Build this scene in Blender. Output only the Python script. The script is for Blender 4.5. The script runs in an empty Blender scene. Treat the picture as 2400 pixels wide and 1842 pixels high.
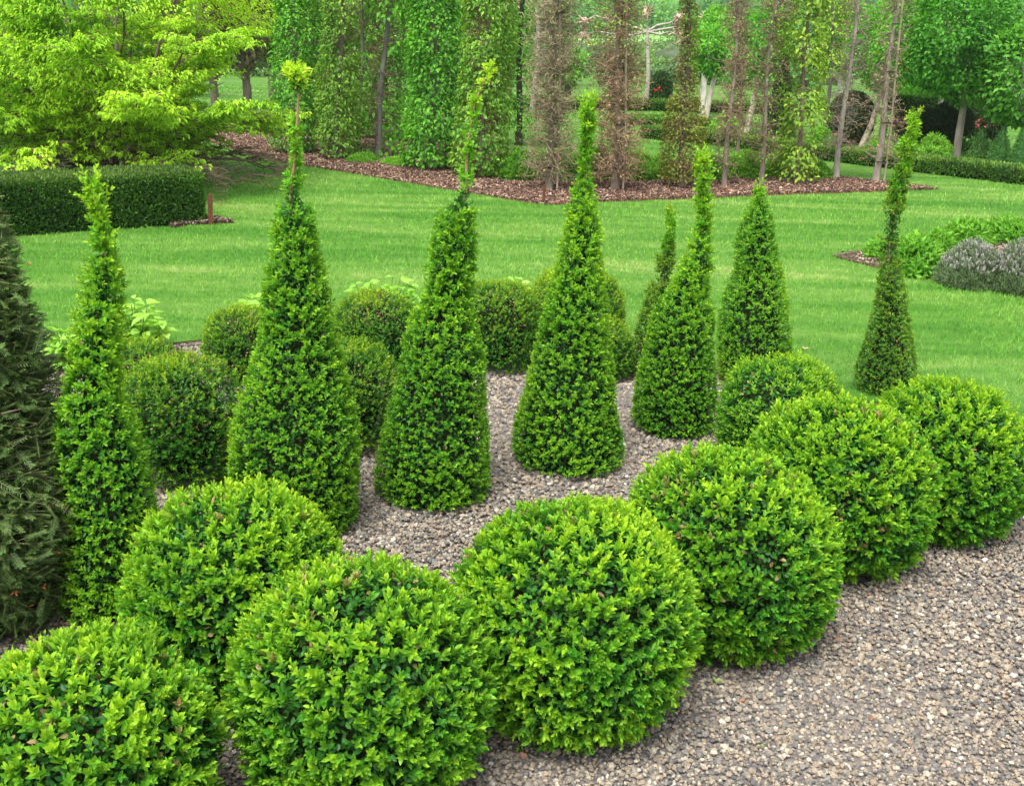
import bpy, math
import numpy as np
from mathutils import Matrix
R = np.random.default_rng(7)
PI = math.pi
F, CX, CY = 2600.0, 1200.0, 921.0
H = 1.8
PHI = math.atan((CY-50)/F)
RHO = math.radians(1.8)
f_ = np.array([0, math.cos(PHI), -math.sin(PHI)])
r0 = np.array([1., 0, 0]); u0 = np.array([0, math.sin(PHI), math.cos(PHI)])
r_ = r0*math.cos(RHO)+u0*math.sin(RHO); u_ = u0*math.cos(RHO)-r0*math.sin(RHO)
CAM = np.array([0, 0, H])

def ray(x, y): return f_+r_*((x-CX)/F)-u_*((y-CY)/F)
def G(x, y, z=0.):                      # point of the ground seen at x, y
    d = ray(x, y); return CAM+d*((z-H)/d[2])
def V(b, x, y):                         # point above b, on the upright plane through b; returns point, scale (m per px)
    d = ray(x, y); L = math.hypot(b[0], b[1]); n = np.array([b[0]/L, b[1]/L, 0])
    t = L/(d@n); return CAM+d*t, t/F
def toward(b, dist):                    # b moved away from the camera along the ground
    L = math.hypot(b[0], b[1]); return np.array([b[0]+b[0]/L*dist, b[1]+b[1]/L*dist, 0])
def proj(p):
    q = p-CAM; w = q@f_
    return CX+F*(q@r_)/w, CY-F*(q@u_)/w, w
def unit(v): return v/np.maximum(np.linalg.norm(v, axis=-1, keepdims=True), 1e-9)
def rsph(n): return unit(R.normal(size=(n, 3)))
def fnoise(p, freq, seed, n=14):
    g = np.random.default_rng(seed); k = g.normal(size=(n, 3))*freq; ph = g.uniform(0, 2*PI, n)
    return np.cos(np.atleast_2d(p)@k.T+ph).sum(1)/math.sqrt(n/2)*.6

# ---------------------------------------------------------------- materials
def newmat(name):
    m = bpy.data.materials.new(name); m.use_nodes = True; nt = m.node_tree; nt.nodes.clear()
    return m, nt, lambda t: nt.nodes.new('ShaderNode'+t)
def leafmat(name, trans=.35, rough=.42, spec=.4, gain=(1.25, 1.15, .6)):
    m, nt, N = newmat(name); L = nt.links.new
    a = N('Attribute'); a.attribute_name = 'tint'
    p = N('BsdfPrincipled'); p.inputs['Roughness'].default_value = rough
    p.inputs['Specular IOR Level'].default_value = spec
    L(a.outputs['Color'], p.inputs['Base Color'])
    t = N('BsdfTranslucent'); mx = N('MixRGB'); mx.blend_type = 'MULTIPLY'; mx.inputs[0].default_value = 1
    mx.inputs[2].default_value = (*gain, 1); L(a.outputs['Color'], mx.inputs[1]); L(mx.outputs[0], t.inputs['Color'])
    ms = N('MixShader'); ms.inputs[0].default_value = trans
    o = N('OutputMaterial'); L(p.outputs[0], ms.inputs[1]); L(t.outputs[0], ms.inputs[2]); L(ms.outputs[0], o.inputs[0])
    return m
def solidmat(name, rough=.85, scale=30, amt=.35, bump=.4, stretch=(1, 1, 1)):
    m, nt, N = newmat(name); L = nt.links.new
    a = N('Attribute'); a.attribute_name = 'tint'
    tc = N('TexCoord'); mp = N('Mapping'); mp.inputs['Scale'].default_value = stretch; L(tc.outputs['Object'], mp.inputs[0])
    n = N('TexNoise'); n.inputs['Scale'].default_value = scale; n.inputs['Detail'].default_value = 6; L(mp.outputs[0], n.inputs['Vector'])
    mr = N('MapRange'); mr.inputs['From Min'].default_value = .3; mr.inputs['From Max'].default_value = .7
    mr.inputs['To Min'].default_value = 1-amt; mr.inputs['To Max'].default_value = 1+amt; L(n.outputs['Fac'], mr.inputs[0])
    vm = N('VectorMath'); vm.operation = 'SCALE'; L(a.outputs['Color'], vm.inputs[0]); L(mr.outputs[0], vm.inputs['Scale'])
    p = N('BsdfPrincipled'); p.inputs['Roughness'].default_value = rough; p.inputs['Specular IOR Level'].default_value = .25 if name != 'light_block_core' else 0
    b = N('Bump'); b.inputs['Strength'].default_value = bump; b.inputs['Distance'].default_value = .01; L(n.outputs['Fac'], b.inputs['Height'])
    L(b.outputs[0], p.inputs['Normal'])
    L(vm.outputs[0], p.inputs['Base Color']); o = N('OutputMaterial'); L(p.outputs[0], o.inputs[0])
    return m
def grassmat():
    m, nt, N = newmat('grass'); L = nt.links.new
    g = N('NewGeometry')
    mp = N('Mapping'); mp.inputs['Scale'].default_value = (.3, 1.5, 0); mp.inputs['Rotation'].default_value = (0, 0, .12); L(g.outputs['Position'], mp.inputs[0])
    n1 = N('TexNoise'); n1.inputs['Scale'].default_value = 1.05; n1.inputs['Detail'].default_value = 4; n1.inputs['Roughness'].default_value = .6
    n1.inputs['Distortion'].default_value = .9; L(mp.outputs[0], n1.inputs['Vector'])
    n2 = N('TexNoise'); n2.inputs['Scale'].default_value = 9; n2.inputs['Detail'].default_value = 5; L(g.outputs['Position'], n2.inputs['Vector'])
    ad = N('Math'); ad.operation = 'MULTIPLY_ADD'; ad.inputs[1].default_value = .3; L(n2.outputs['Fac'], ad.inputs[0]); L(n1.outputs['Fac'], ad.inputs[2])
    cr = N('ValToRGB'); e = cr.color_ramp.elements
    e[0].position = .48; e[0].color = (.105, .315, .034, 1); e[1].position = .9; e[1].color = (.46, .60, .18, 1)
    k = e.new(.62); k.color = (.155, .385, .05, 1); k = e.new(.75); k.color = (.235, .46, .08, 1)
    L(ad.outputs[0], cr.inputs[0])
    a = N('Attribute'); a.attribute_name = 'tint'
    vm = N('VectorMath'); vm.operation = 'MULTIPLY'; L(cr.outputs[0], vm.inputs[0]); L(a.outputs['Color'], vm.inputs[1])
    p = N('BsdfPrincipled'); p.inputs['Roughness'].default_value = .7; p.inputs['Specular IOR Level'].default_value = .2
    L(vm.outputs[0], p.inputs['Base Color'])
    t = N('BsdfTranslucent'); L(vm.outputs[0], t.inputs[0]); ms = N('MixShader'); ms.inputs[0].default_value = .3
    o = N('OutputMaterial'); L(p.outputs[0], ms.inputs[1]); L(t.outputs[0], ms.inputs[2]); L(ms.outputs[0], o.inputs[0])
    return m
def fieldmat():
    m, nt, N = newmat('countryside'); L = nt.links.new
    g = N('NewGeometry')
    n = N('TexNoise'); n.inputs['Scale'].default_value = .02; n.inputs['Detail'].default_value = 8; L(g.outputs['Position'], n.inputs['Vector'])
    cr = N('ValToRGB'); e = cr.color_ramp.elements
    e[0].position = .38; e[0].color = (.12, .3, .07, 1); e[1].position = .62; e[1].color = (.26, .48, .13, 1)
    L(n.outputs['Fac'], cr.inputs[0])
    p = N('BsdfPrincipled'); p.inputs['Roughness'].default_value = .9; L(cr.outputs[0], p.inputs['Base Color'])
    o = N('OutputMaterial'); L(p.outputs[0], o.inputs[0]); return m
def gravelmat():
    m, nt, N = newmat('gravel_underlay'); L = nt.links.new
    g = N('NewGeometry'); v = N('TexVoronoi'); v.inputs['Scale'].default_value = 75; L(g.outputs['Position'], v.inputs['Vector'])
    hs = N('SeparateColor'); L(v.outputs['Color'], hs.inputs[0])
    cr = N('ValToRGB'); e = cr.color_ramp.elements
    e[0].position = 0; e[0].color = (.09, .085, .09, 1); e[1].position = 1; e[1].color = (.22, .18, .15, 1)
    L(hs.outputs[0], cr.inputs[0])
    b = N('Bump'); b.inputs['Strength'].default_value = .9; b.inputs['Distance'].default_value = .006; b.invert = True; L(v.outputs['Distance'], b.inputs['Height'])
    p = N('BsdfPrincipled'); p.inputs['Roughness'].default_value = .9; L(cr.outputs[0], p.inputs['Base Color']); L(b.outputs[0], p.inputs['Normal'])
    o = N('OutputMaterial'); L(p.outputs[0], o.inputs[0]); return m
M_BOX = leafmat('box_leaf', .34, .4, .3)
M_LEAF = leafmat('soft_leaf', .42, .55, .3)
M_YEW = leafmat('needle', .15, .45, .35)
M_WOOD = solidmat('bark', .9, 14, .28, .6, (1, 1, .35))
M_DULL = solidmat('light_block_core', 1., 90, .5, .5)  # dull dark filling added inside foliage to block light, not modelled twigs
M_STONE = solidmat('stone', .85, 140, .25, .3)
M_CHIP = solidmat('bark_chip', .9, 60, .3, .3)
M_RUST = solidmat('rusted_iron', .8, 90, .5, .3)
M_CLOTH = solidmat('petal', .7, 80, .1, .0)
M_SOIL = solidmat('soil', .95, 60, .5, .8)
M_GRASS = grassmat(); M_FIELD = fieldmat(); M_GRAVEL = gravelmat()

# ---------------------------------------------------------------- mesh building
class MB:
    def __init__(s): s.v = []; s.f = []; s.c = []; s.n = 0; s.m = []; s.mi = 0
    def add(s, v, f, c):
        v = np.asarray(v, float).reshape(-1, 3); f = np.asarray(f, int); c = np.asarray(c, float)
        if c.ndim == 1: c = np.tile(c, (len(v), 1))
        s.m.append(np.full(len(f), s.mi)); s.v.append(v); s.f.append(f+s.n); s.c.append(c); s.n += len(v)
    def build(s, name, mat, parent=None, origin=None, flat=False):
        v = np.concatenate(s.v); c = np.concatenate(s.c)
        if origin is not None: v = v-np.asarray(origin)
        me = bpy.data.meshes.new(name); me.vertices.add(len(v)); me.vertices.foreach_set('co', v.astype(np.float32).ravel())
        idx = np.concatenate([f.ravel() for f in s.f]); cnt = np.concatenate([np.full(len(f), f.shape[1]) for f in s.f])
        me.loops.add(len(idx)); me.loops.foreach_set('vertex_index', idx.astype(np.int32))
        st = np.concatenate([[0], np.cumsum(cnt)[:-1]])
        me.polygons.add(len(cnt)); me.polygons.foreach_set('loop_start', st.astype(np.int32))
        me.polygons.foreach_set('material_index', np.concatenate(s.m).astype(np.int32)); me.update(calc_edges=True)
        a = me.attributes.new('tint', 'FLOAT_COLOR', 'POINT')
        a.data.foreach_set('color', np.hstack([np.clip(c, 0, 1.6), np.ones((len(c), 1))]).astype(np.float32).ravel())
        if flat: me.shade_flat()
        me.materials.append(mat)
        if max(x.max() for x in s.m): me.materials.append(M_DULL)
        o = bpy.data.objects.new(name, me); bpy.context.scene.collection.objects.link(o)
        if parent is not None: o.parent = parent
        elif origin is not None: o.location = origin
        return o
def empty(name, loc):
    o = bpy.data.objects.new(name, None); bpy.context.scene.collection.objects.link(o); o.location = loc; o.empty_display_size = .1
    return o
def tag(o, label, cat, group=None):
    o['label'] = label; o['category'] = cat
    if group: o['group'] = group
    return o
def kind(o, k, label=None):
    o['kind'] = k
    if label: o['label'] = label
    return o

def leaves(mb, B, A, U, L, W, C, fold=.22, six=True, curl=.12):
    """leaf blades: base B, axis A, upper side U, length, width, colour; folded along the midrib"""
    n = len(B); A = unit(A); S = unit(np.cross(A, U)); Nn = np.cross(S, A)
    L = np.broadcast_to(L, n)[:, None]; W = np.broadcast_to(W, n)[:, None]; C = np.broadcast_to(C, (n, 3))
    up = Nn*W*fold; tip = B+A*L-Nn*L*curl
    if six:
        a1 = B+A*L*.3+S*W*.44+up; a2 = B+A*L*.68+S*W*.42+up-Nn*L*curl*.4
        b1 = B+A*L*.3-S*W*.44+up; b2 = B+A*L*.68-S*W*.42+up-Nn*L*curl*.4
        v = np.stack([B, a1, a2, tip, b2, b1], 1).reshape(-1, 3); i = np.arange(n)[:, None]*6
        f = np.concatenate([i+[0, 1, 2, 3], i+[0, 3, 4, 5]]); mb.add(v, f, np.repeat(C, 6, 0))
    else:
        a = B+A*L*.45+S*W*.5+up; b = B+A*L*.45-S*W*.5+up
        v = np.stack([B, a, tip, b], 1).reshape(-1, 3); i = np.arange(n)[:, None]*4
        f = np.concatenate([i+[0, 1, 2], i+[0, 2, 3]]); mb.add(v, f, np.repeat(C, 4, 0))
def frame(D):
    t = np.where(np.abs(D[:, 2:3]) < .9, [[0, 0, 1.]], [[1., 0, 0]]); A = unit(np.cross(D, t)); return A, np.cross(D, A)
def sprigs(mb, P, D, ln, K, L, W, Ca, Cb, six=True, open_=1.1, close=.35):
    n = len(P); D = unit(D); A, B = frame(D); ro = R.uniform(0, 2*PI, n)
    ln = np.broadcast_to(ln, n); L = np.broadcast_to(L, n); W = np.broadcast_to(W, n)
    Ca = np.broadcast_to(Ca, (n, 3)); Cb = np.broadcast_to(Cb, (n, 3))
    vs = R.uniform(.65, 1.35, n); L = L*vs; W = W*vs
    for k in range(K):
        t = (k+.3)/K; pos = P+D*(ln*t)[:, None]; ph = ro+k*PI/2+R.uniform(-.3, .3, n)
        for s in (0, PI):
            la = np.cos(ph+s)[:, None]*A+np.sin(ph+s)[:, None]*B
            an = open_*(1-t)+close*t+R.normal(0, .15, n)
            ax = la*np.sin(an)[:, None]+D*np.cos(an)[:, None]
            sc = (.75+.25*math.sin(PI*min(1, t+.15)))*R.uniform(.8, 1.2, n)
            c = (Ca*(1-t)+Cb*t)*R.uniform(.85, 1.15, (n, 1))
            leaves(mb, pos, ax, D*1.0+la*-.3+R.normal(0, .15, (n, 3)), L*sc, W*sc, c, six=six)
def twigs(mb, A, B, ra, rb, C):
    n = len(A); D = unit(B-A); X, Y = frame(D); C = np.broadcast_to(C, (n, 3))
    ra = np.broadcast_to(ra, n)[:, None]; rb = np.broadcast_to(rb, n)[:, None]; ring = []
    for P, r in ((A, ra), (B, rb)):
        for j in range(3): ring.append(P+(X*math.cos(j*2.094)+Y*math.sin(j*2.094))*r)
    v = np.stack(ring, 1).reshape(-1, 3); i = np.arange(n)[:, None]*6
    f = np.concatenate([i+[0, 1, 4, 3], i+[1, 2, 5, 4], i+[2, 0, 3, 5]]); mb.add(v, f, np.repeat(C, 6, 0))
def tube(mb, pts, rad, sides=8, col=(.2, .15, .1), wob=0., cap=True):
    pts = np.asarray(pts, float); n = len(pts); rad = np.broadcast_to(rad, n); T = unit(np.gradient(pts, axis=0))
    X = unit(np.cross(T, [[.13, .98, .05]])); Y = np.cross(T, X); th = np.arange(sides)*2*PI/sides
    v = pts[:, None]+(X[:, None]*np.cos(th)[None, :, None]+Y[:, None]*np.sin(th)[None, :, None])*(rad[:, None]*(1+wob*R.normal(size=(n, sides))))[..., None]
    i = np.arange(n-1)[:, None]*sides; j = np.arange(sides)[None]
    f = np.stack([i+j, i+(j+1) % sides, i+sides+(j+1) % sides, i+sides+j], -1).reshape(-1, 4)
    c = np.broadcast_to(col, (n*sides, 3)) if np.ndim(col) == 1 else np.repeat(col, sides, 0)
    mb.add(v.reshape(-1, 3), f, c*R.uniform(.9, 1.1, (n*sides, 1)))
    if cap: mb.add(v[-1], [list(range(sides))], c[-sides:]); mb.add(v[0], [list(range(sides))[::-1]], c[:sides])
def mixc(a, b, t): return np.asarray(a)*(1-np.asarray(t)[:, None])+np.asarray(b)*np.asarray(t)[:, None]

# colours of box foliage, and of the dark core added inside to block light
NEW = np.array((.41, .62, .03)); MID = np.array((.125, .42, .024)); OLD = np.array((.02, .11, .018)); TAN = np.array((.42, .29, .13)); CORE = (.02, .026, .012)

def ellipsoid(mb, c, rx, rz, col, seed, k=.84, zmin=0.004):
    u = np.linspace(0, 2*PI, 28, endpoint=False); w = np.linspace(-.5*PI, .5*PI, 15)
    U, W = np.meshgrid(u, w); p = np.stack([np.cos(U)*np.cos(W), np.sin(U)*np.cos(W), np.sin(W)], -1).reshape(-1, 3)
    p = p*np.array([rx, rx, rz])*k*(1+.04*fnoise(p, 2.5, seed))[:, None]+c; p[:, 2] = np.maximum(p[:, 2], zmin)
    i = np.arange(14)[:, None]*28; j = np.arange(28)[None]
    f = np.stack([i+j, i+(j+1) % 28, i+28+(j+1) % 28, i+28+j], -1).reshape(-1, 4); mb.add(p, f, col)

def ball(x, top, bot, r, label, style='fresh', dens=1., group='clipped box balls', squash=.97, k=.81, boxy=0., hide=None):
    cy = (top+bot)/2; d = ray(x, cy); t = H/((.92 if style == 'old' and boxy >= .5 else k*squash)*r/F-d[2]); c = CAM+d*t; Rr = r/F*t
    seed = int(abs(x*7+top)); mb = MB(); squash = 1.12 if style == 'old' and boxy >= .5 else squash; Rr *= 1.04 if style == 'old' else 1; rz = Rr*squash; Rr -= .02; rz -= .01
    far = t > 4.3; n = int((3100 if far else 3000)*dens*(Rr/.33)**2)
    def surf(n, seed):
        p = rsph(n); p = p[(p[:, 2] > -.86)]
        q = p.copy()
        if boxy: q = q/ (np.abs(q)**(2+2*boxy)).sum(1)[:, None]**(1/(2+2*boxy))
        rr = 1+.035*fnoise(p, 2.2, seed)+.02*fnoise(p, 6, seed+1)
        return p, q*np.array([Rr, Rr, rz])*rr[:, None]+c
    p, s = surf(n, seed)
    ok = (s[:, 2] > .02) & (R.uniform(size=len(s)) < np.clip(1.5-.95*np.clip(fnoise(p, 4.5, seed+21), 0, 2), .12, 1)); p, s = p[ok], s[ok]; m = len(p)
    br = fnoise(p, 2.6, seed+9)+p[:, 2]*.9                                  # cut, browned patches, mostly where the shears took the top
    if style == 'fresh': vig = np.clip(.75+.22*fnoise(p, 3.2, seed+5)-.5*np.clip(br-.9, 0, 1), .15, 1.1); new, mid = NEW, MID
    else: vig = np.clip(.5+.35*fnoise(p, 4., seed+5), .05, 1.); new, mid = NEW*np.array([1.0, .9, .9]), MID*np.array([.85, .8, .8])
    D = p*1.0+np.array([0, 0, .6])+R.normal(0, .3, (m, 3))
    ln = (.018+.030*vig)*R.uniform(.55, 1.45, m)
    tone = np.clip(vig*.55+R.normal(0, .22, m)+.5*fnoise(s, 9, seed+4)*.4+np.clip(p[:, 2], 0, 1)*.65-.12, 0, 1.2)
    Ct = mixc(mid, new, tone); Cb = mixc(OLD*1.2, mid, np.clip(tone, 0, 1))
    sc = 1. if style == 'fresh' else .85
    tp = (br > .95) & (R.uniform(size=m) < .13); Ct[tp] = TAN*R.uniform(.6, 1.3, (tp.sum(), 1)); ln[tp] *= .6
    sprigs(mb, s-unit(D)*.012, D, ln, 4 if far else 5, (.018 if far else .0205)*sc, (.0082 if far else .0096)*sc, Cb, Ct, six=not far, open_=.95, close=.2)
    # older glossy leaves under the shoots
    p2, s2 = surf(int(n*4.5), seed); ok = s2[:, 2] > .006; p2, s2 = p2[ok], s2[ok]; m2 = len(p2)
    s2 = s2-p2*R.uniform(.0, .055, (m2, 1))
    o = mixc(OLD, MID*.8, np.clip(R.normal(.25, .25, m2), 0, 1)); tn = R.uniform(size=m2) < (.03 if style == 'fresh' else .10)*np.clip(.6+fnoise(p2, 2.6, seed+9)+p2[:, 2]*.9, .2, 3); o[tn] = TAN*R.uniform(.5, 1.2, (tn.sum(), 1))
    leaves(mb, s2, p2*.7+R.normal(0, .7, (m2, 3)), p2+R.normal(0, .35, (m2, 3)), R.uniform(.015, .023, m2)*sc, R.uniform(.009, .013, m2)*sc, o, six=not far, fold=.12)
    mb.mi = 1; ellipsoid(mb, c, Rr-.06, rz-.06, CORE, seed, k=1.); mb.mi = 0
    org = np.array([c[0], c[1], 0]); ob = mb.build('boxwood_ball', M_BOX, origin=org); tag(ob, label, 'topiary ball', group)
    FOOT.append((c[0], c[1], Rr*.62))
    return ob
FOOT = []

def cone(prof, ybot, label, dens=1., sparse=0, style='fresh', stem=True, hbase=None):
    """prof: (x, y, halfwidth) in photo pixels from tip to base"""
    bx = prof[-1]; g0 = G(bx[0], ybot); dd = (g0-CAM)@f_; Rb = bx[2]*dd/F*1.03; b = toward(g0, Rb*.92)
    pts = []
    for x, y, hw in prof:
        q, s = V(b, x, y)
        if q[2] > .12: pts.append((q[2], q[0], q[1], hw*s))
    pts.sort(); pts = [(0, b[0], b[1], Rb*.93), (.05, b[0], b[1], Rb)]+pts
    T = np.array(pts); zt = T[-1, 0]
    def at(z): return np.stack([np.interp(z, T[:, 0], T[:, 1]), np.interp(z, T[:, 0], T[:, 2]), z], -1), np.interp(z, T[:, 0], T[:, 3])
    seed = int(b[0]*100+500); e = empty('boxwood_cone', b); tag(e, label, 'topiary cone', 'tapering box cones with unclipped tips'); mb = MB()
    zz = np.linspace(0, zt, 400); _, rr = at(zz); w = np.maximum(rr, .022); area = w.mean()*zt*2*PI
    far = math.hypot(b[0], b[1]) > 5; cdf = np.cumsum(w)/w.sum()
    def sample(n):
        z = np.interp(R.uniform(size=n), cdf, zz); c, r = at(z); th = R.uniform(0, 2*PI, n); o = np.stack([np.cos(th), np.sin(th), np.zeros(n)], -1)
        sl = np.interp(z, zz, np.gradient(rr, zz)); nn = unit(o+np.array([0, 0, 1])*np.clip(-sl, -.3, .8)[:, None])
        lump = 1+.12*fnoise(np.hstack([o[:, :2]*1.1, z[:, None]*4]), 1.6, seed)*(.5+np.clip(z/zt, 0, 1))
        return z, c+o*(np.maximum(r-.022, .002)*lump)[:, None], nn, r
    n = int(area*2700*dens); z, s, nn, r = sample(n)
    ok = s[:, 2] > .015; z, s, nn, r = z[ok], s[ok], nn[ok], r[ok]
    if sparse:
        keep = ~((r < .06) & (fnoise(np.stack([z*0, z*0, z], -1), 9, seed+3) > .5-.35*sparse)); z, s, nn, r = z[keep], s[keep], nn[keep], r[keep]
    m = len(z); top = np.clip((z/zt-.9)/.1, 0, 1)
    D = nn+np.array([0, 0, .75])*(1+top)[:, None]+R.normal(0, .28, (m, 3))
    vig = np.clip(.38+.25*fnoise(s, 7, seed+5)+.5*top, 0, 1.1)
    if style == 'dull': vig = vig*.55
    tone = np.clip(vig+.1+R.normal(0, .2, m), 0, 1.15)
    Ct = mixc(MID, NEW, tone); Cb = mixc(OLD*1.3, MID, np.clip(tone+.15, 0, 1))
    if style == 'dull': Ct = Ct*np.array([.9, .75, .9]); Cb = Cb*np.array([1.1, .8, .9])
    fz = 1+.3*np.clip((z/zt-.3)/.25, 0, 1); ln = (.016+.018*vig+.012*top)*R.uniform(.6, 1.35, m)*fz**1.6
    sprigs(mb, s, D, ln, 3 if far else 4, .0152*fz, .0066*fz, Cb, Ct, six=not far, open_=1., close=.25)
    # the thin leader: shoots straight off the stem
    lz = zz[rr < (.034 if not sparse else .045)]; lz = lz[lz > zt*.4]
    if len(lz):
        q = int((lz[-1]-lz[0])*(320 if not sparse else 430)); z1 = R.uniform(lz[0], zt, q); z1 = z1[(fnoise(np.stack([z1*0, z1*0, z1], -1), 13, seed+3) < R.uniform(.2, 1., q)) | (z1 > zt-.08)] if sparse else z1; q = len(z1); c1, r1 = at(z1); th = R.uniform(0, 2*PI, q); o1 = np.stack([np.cos(th), np.sin(th), R.uniform(.6, 1.8, q)], -1)
        big = np.clip((r1-.014)/.03, 0, 1); t1 = np.clip((z1-lz[0])/(zt-lz[0]+.01), 0, 1); t1 = np.clip(t1**2*.75+.2+.5*big*(t1 > .8)+R.normal(0, .15, q), 0, 1.15)
        if style == 'dull': t1 = t1*.6
        o1 = unit(o1); sprigs(mb, c1+o1*[1, 1, 0]*(r1*.35)[:, None], o1, .004+r1*.75, 4, .0175+.007*big, .008, mixc(MID, NEW, t1*.7), mixc(MID, NEW*1.1, t1))
    z, s, nn, r = sample(int(n*3.2)); ok = (s[:, 2] > .004) & (r > .035); z, s, nn, r = z[ok], s[ok], nn[ok], r[ok]; m = len(z)
    s = s-nn*R.uniform(0, 1, (m, 1))*np.minimum(.05, r*.7)[:, None]
    o = mixc(OLD, MID*.8, np.clip(R.normal(.28, .25, m), 0, 1)); tn = R.uniform(size=m) < (.12 if style == 'dull' else .015); o[tn] = TAN*R.uniform(.4, 1.1, (tn.sum(), 1))
    leaves(mb, s, nn*.6+R.normal(0, .7, (m, 3)), nn+R.normal(0, .35, (m, 3)), R.uniform(.013, .020, m), R.uniform(.008, .011, m), o, six=not far, fold=.12)
    zc = np.array([q for q in np.linspace(.01, zt, 26) if at(np.array([q]))[1][0] > .045])
    if len(zc) > 2:
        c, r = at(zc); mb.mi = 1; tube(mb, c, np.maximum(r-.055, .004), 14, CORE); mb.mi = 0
    mb.build('foliage', M_BOX, e, b)
    zc = np.linspace(.02, zt-.03, 30); c, r = at(zc); sb = MB()
    tube(sb, c+np.stack([.008*np.sin(zc*9+seed), .008*np.cos(zc*7), zc*0], -1)*np.clip(zc[:, None], 0, 1), np.linspace(.016, .0035, 30), 7, (.30, .2, .11))
    sb.build('stem', M_WOOD, e, b); FOOT.append((b[0], b[1], Rb*.75))
    return e

# ---------------------------------------------------------------- foreground row of balls
ball(215, 1494, 2060, 298, 'fresh lime green box ball in the bottom left corner, cut by the lower picture edge')
ball(858, 1318, 1905, 305, 'lowest large bright box ball, cut by the picture bottom beside the gravel')
ball(1338, 1158, 1752, 294, 'large bright box ball between the lowest ball and the fourth ball, gravel in front')
ball(1703, 1032, 1580, 258, 'rounded bright box ball, middle one along the edge of the open gravel')
ball(1968, 928, 1372, 224, 'bright box ball with browned top, second from the right end of the gravel edge')
ball(2208, 890, 1286, 198, 'box ball at the right picture edge, last one along the gravel', dens=1.)
ball(550, 1118, 1665, 258, 'darker shaded box ball between two cones and the yew, its base in deep shade')
ball(1830, 843, 1130, 155, 'small pale green box dome tucked behind the browned ball, right of the cones', dens=1.1)
# back row, older darker balls
ball(425, 822, 1165, 138, 'largest dark glossy flat topped box ball, left of the tallest cone', 'old', 1.5, 'older dark box balls at the back', boxy=.5)
ball(335, 785, 1010, 95, 'olive box ball half hidden behind the dark flat topped ball and the left cone', 'old', 1.5, 'older dark box balls at the back', boxy=.3)
ball(570, 723, 905, 92, 'yellow tipped box ball on the lawn edge, just left of the tallest cone', 'old', 1.5, 'older dark box balls at the back', boxy=.3)
ball(885, 690, 880, 102, 'wide yellow tipped box ball in front of pale leafy plants by the lawn', 'old', 1.5, 'older dark box balls at the back', boxy=.3)
ball(812, 783, 1090, 116, 'tall dark box ball with tan clipped top between the second and third cones', 'old', 1.5, 'older dark box balls at the back', boxy=.5)
ball(1165, 650, 890, 98, 'dark rounded box ball at the head of the gravel strip between the two middle cones', 'old', 1.5, 'older dark box balls at the back', boxy=.5)
ball(1348, 632, 850, 108, 'box ball mostly hidden behind the upper half of the middle cone', 'old', 1.5, 'older dark box balls at the back', boxy=.3)
ball(1412, 735, 915, 74, 'small box ball peeping out right of the middle cone', 'old', 1.5, 'older dark box balls at the back', boxy=.2)
ball(40, 905, 1150, 100, 'speckled box ball almost hidden behind the dark yew', 'old', 1.3, 'older dark box balls at the back')

# ---------------------------------------------------------------- cones
cone([(214, 436, 6), (218, 465, 18), (226, 500, 10), (234, 525, 18), (243, 550, 25), (243, 586, 26), (241, 628, 37), (241, 686, 42), (230, 757, 50), (226, 828, 55), (220, 900, 62), (216, 960, 84), (226, 1010, 98), (241, 1068, 106), (256, 1169, 114), (262, 1300, 120)], 1478,
     'tapering box cone at the left beside the dark yew')
cone([(694, 163, 22), (694, 195, 40), (694, 226, 12), (694, 260, 9), (694, 290, 13), (693, 330, 14), (694, 380, 12), (690, 420, 20), (687, 475, 36), (692, 520, 50), (693, 560, 52), (692, 600, 54), (693, 658, 66), (693, 767, 84), (695, 822, 100), (695, 877, 116), (691, 987, 138), (693, 1096, 152), (699, 1206, 162)], 1290,
     'tallest box cone with a flat tufted lime tip on a long bare leader', sparse=1)
cone([(1146, 155, 12), (1144, 180, 24), (1132, 205, 14), (1118, 235, 10), (1110, 290, 12), (1100, 340, 14), (1092, 400, 12), (1092, 439, 20), (1082, 471, 34), (1066, 526, 42), (1063, 592, 50), (1055, 658, 53), (1048, 715, 60), (1040, 767, 82), (1036, 855, 104), (1028, 932, 114), (1020, 1042, 128), (1014, 1129, 138)], 1210,
     'box cone with a thin crooked leader curving to the right at its tip', sparse=1)
cone([(1378, 247, 10), (1378, 275, 18), (1376, 320, 16), (1374, 370, 8), (1368, 405, 7), (1368, 439, 16), (1364, 482, 30), (1366, 548, 42), (1360, 603, 46), (1359, 658, 57), (1350, 713, 72), (1346, 767, 86), (1338, 877, 111), (1332, 987, 128), (1328, 1063, 139)], 1126,
     'broad even box cone standing right of the gravel strip with a short lime plume')
cone([(1642, 364, 8), (1648, 396, 19), (1647, 441, 13), (1649, 487, 15), (1649, 533, 16), (1642, 569, 24), (1638, 606, 32), (1624, 642, 38), (1614, 688, 46), (1603, 725, 68), (1594, 807, 82), (1583, 898, 97), (1576, 967, 106)], 1036,
     'box cone leaning right at the tip, between the middle cone and the pointed one')
cone([(1574, 496, 10), (1572, 530, 13), (1568, 565, 12), (1562, 606, 22), (1557, 645, 22), (1550, 690, 34), (1542, 761, 52), (1535, 850, 64)], 900,
     'thin sparse box spire behind the right leaning cone', sparse=1, style='dull')
cone([(1781, 439, 7), (1781, 469, 15), (1780, 501, 30), (1778, 542, 41), (1776, 588, 50), (1777, 642, 54), (1768, 697, 72), (1764, 761, 84), (1765, 834, 93)], 920,
     'neat pointed box cone with a full tip standing against the lawn')
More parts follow.
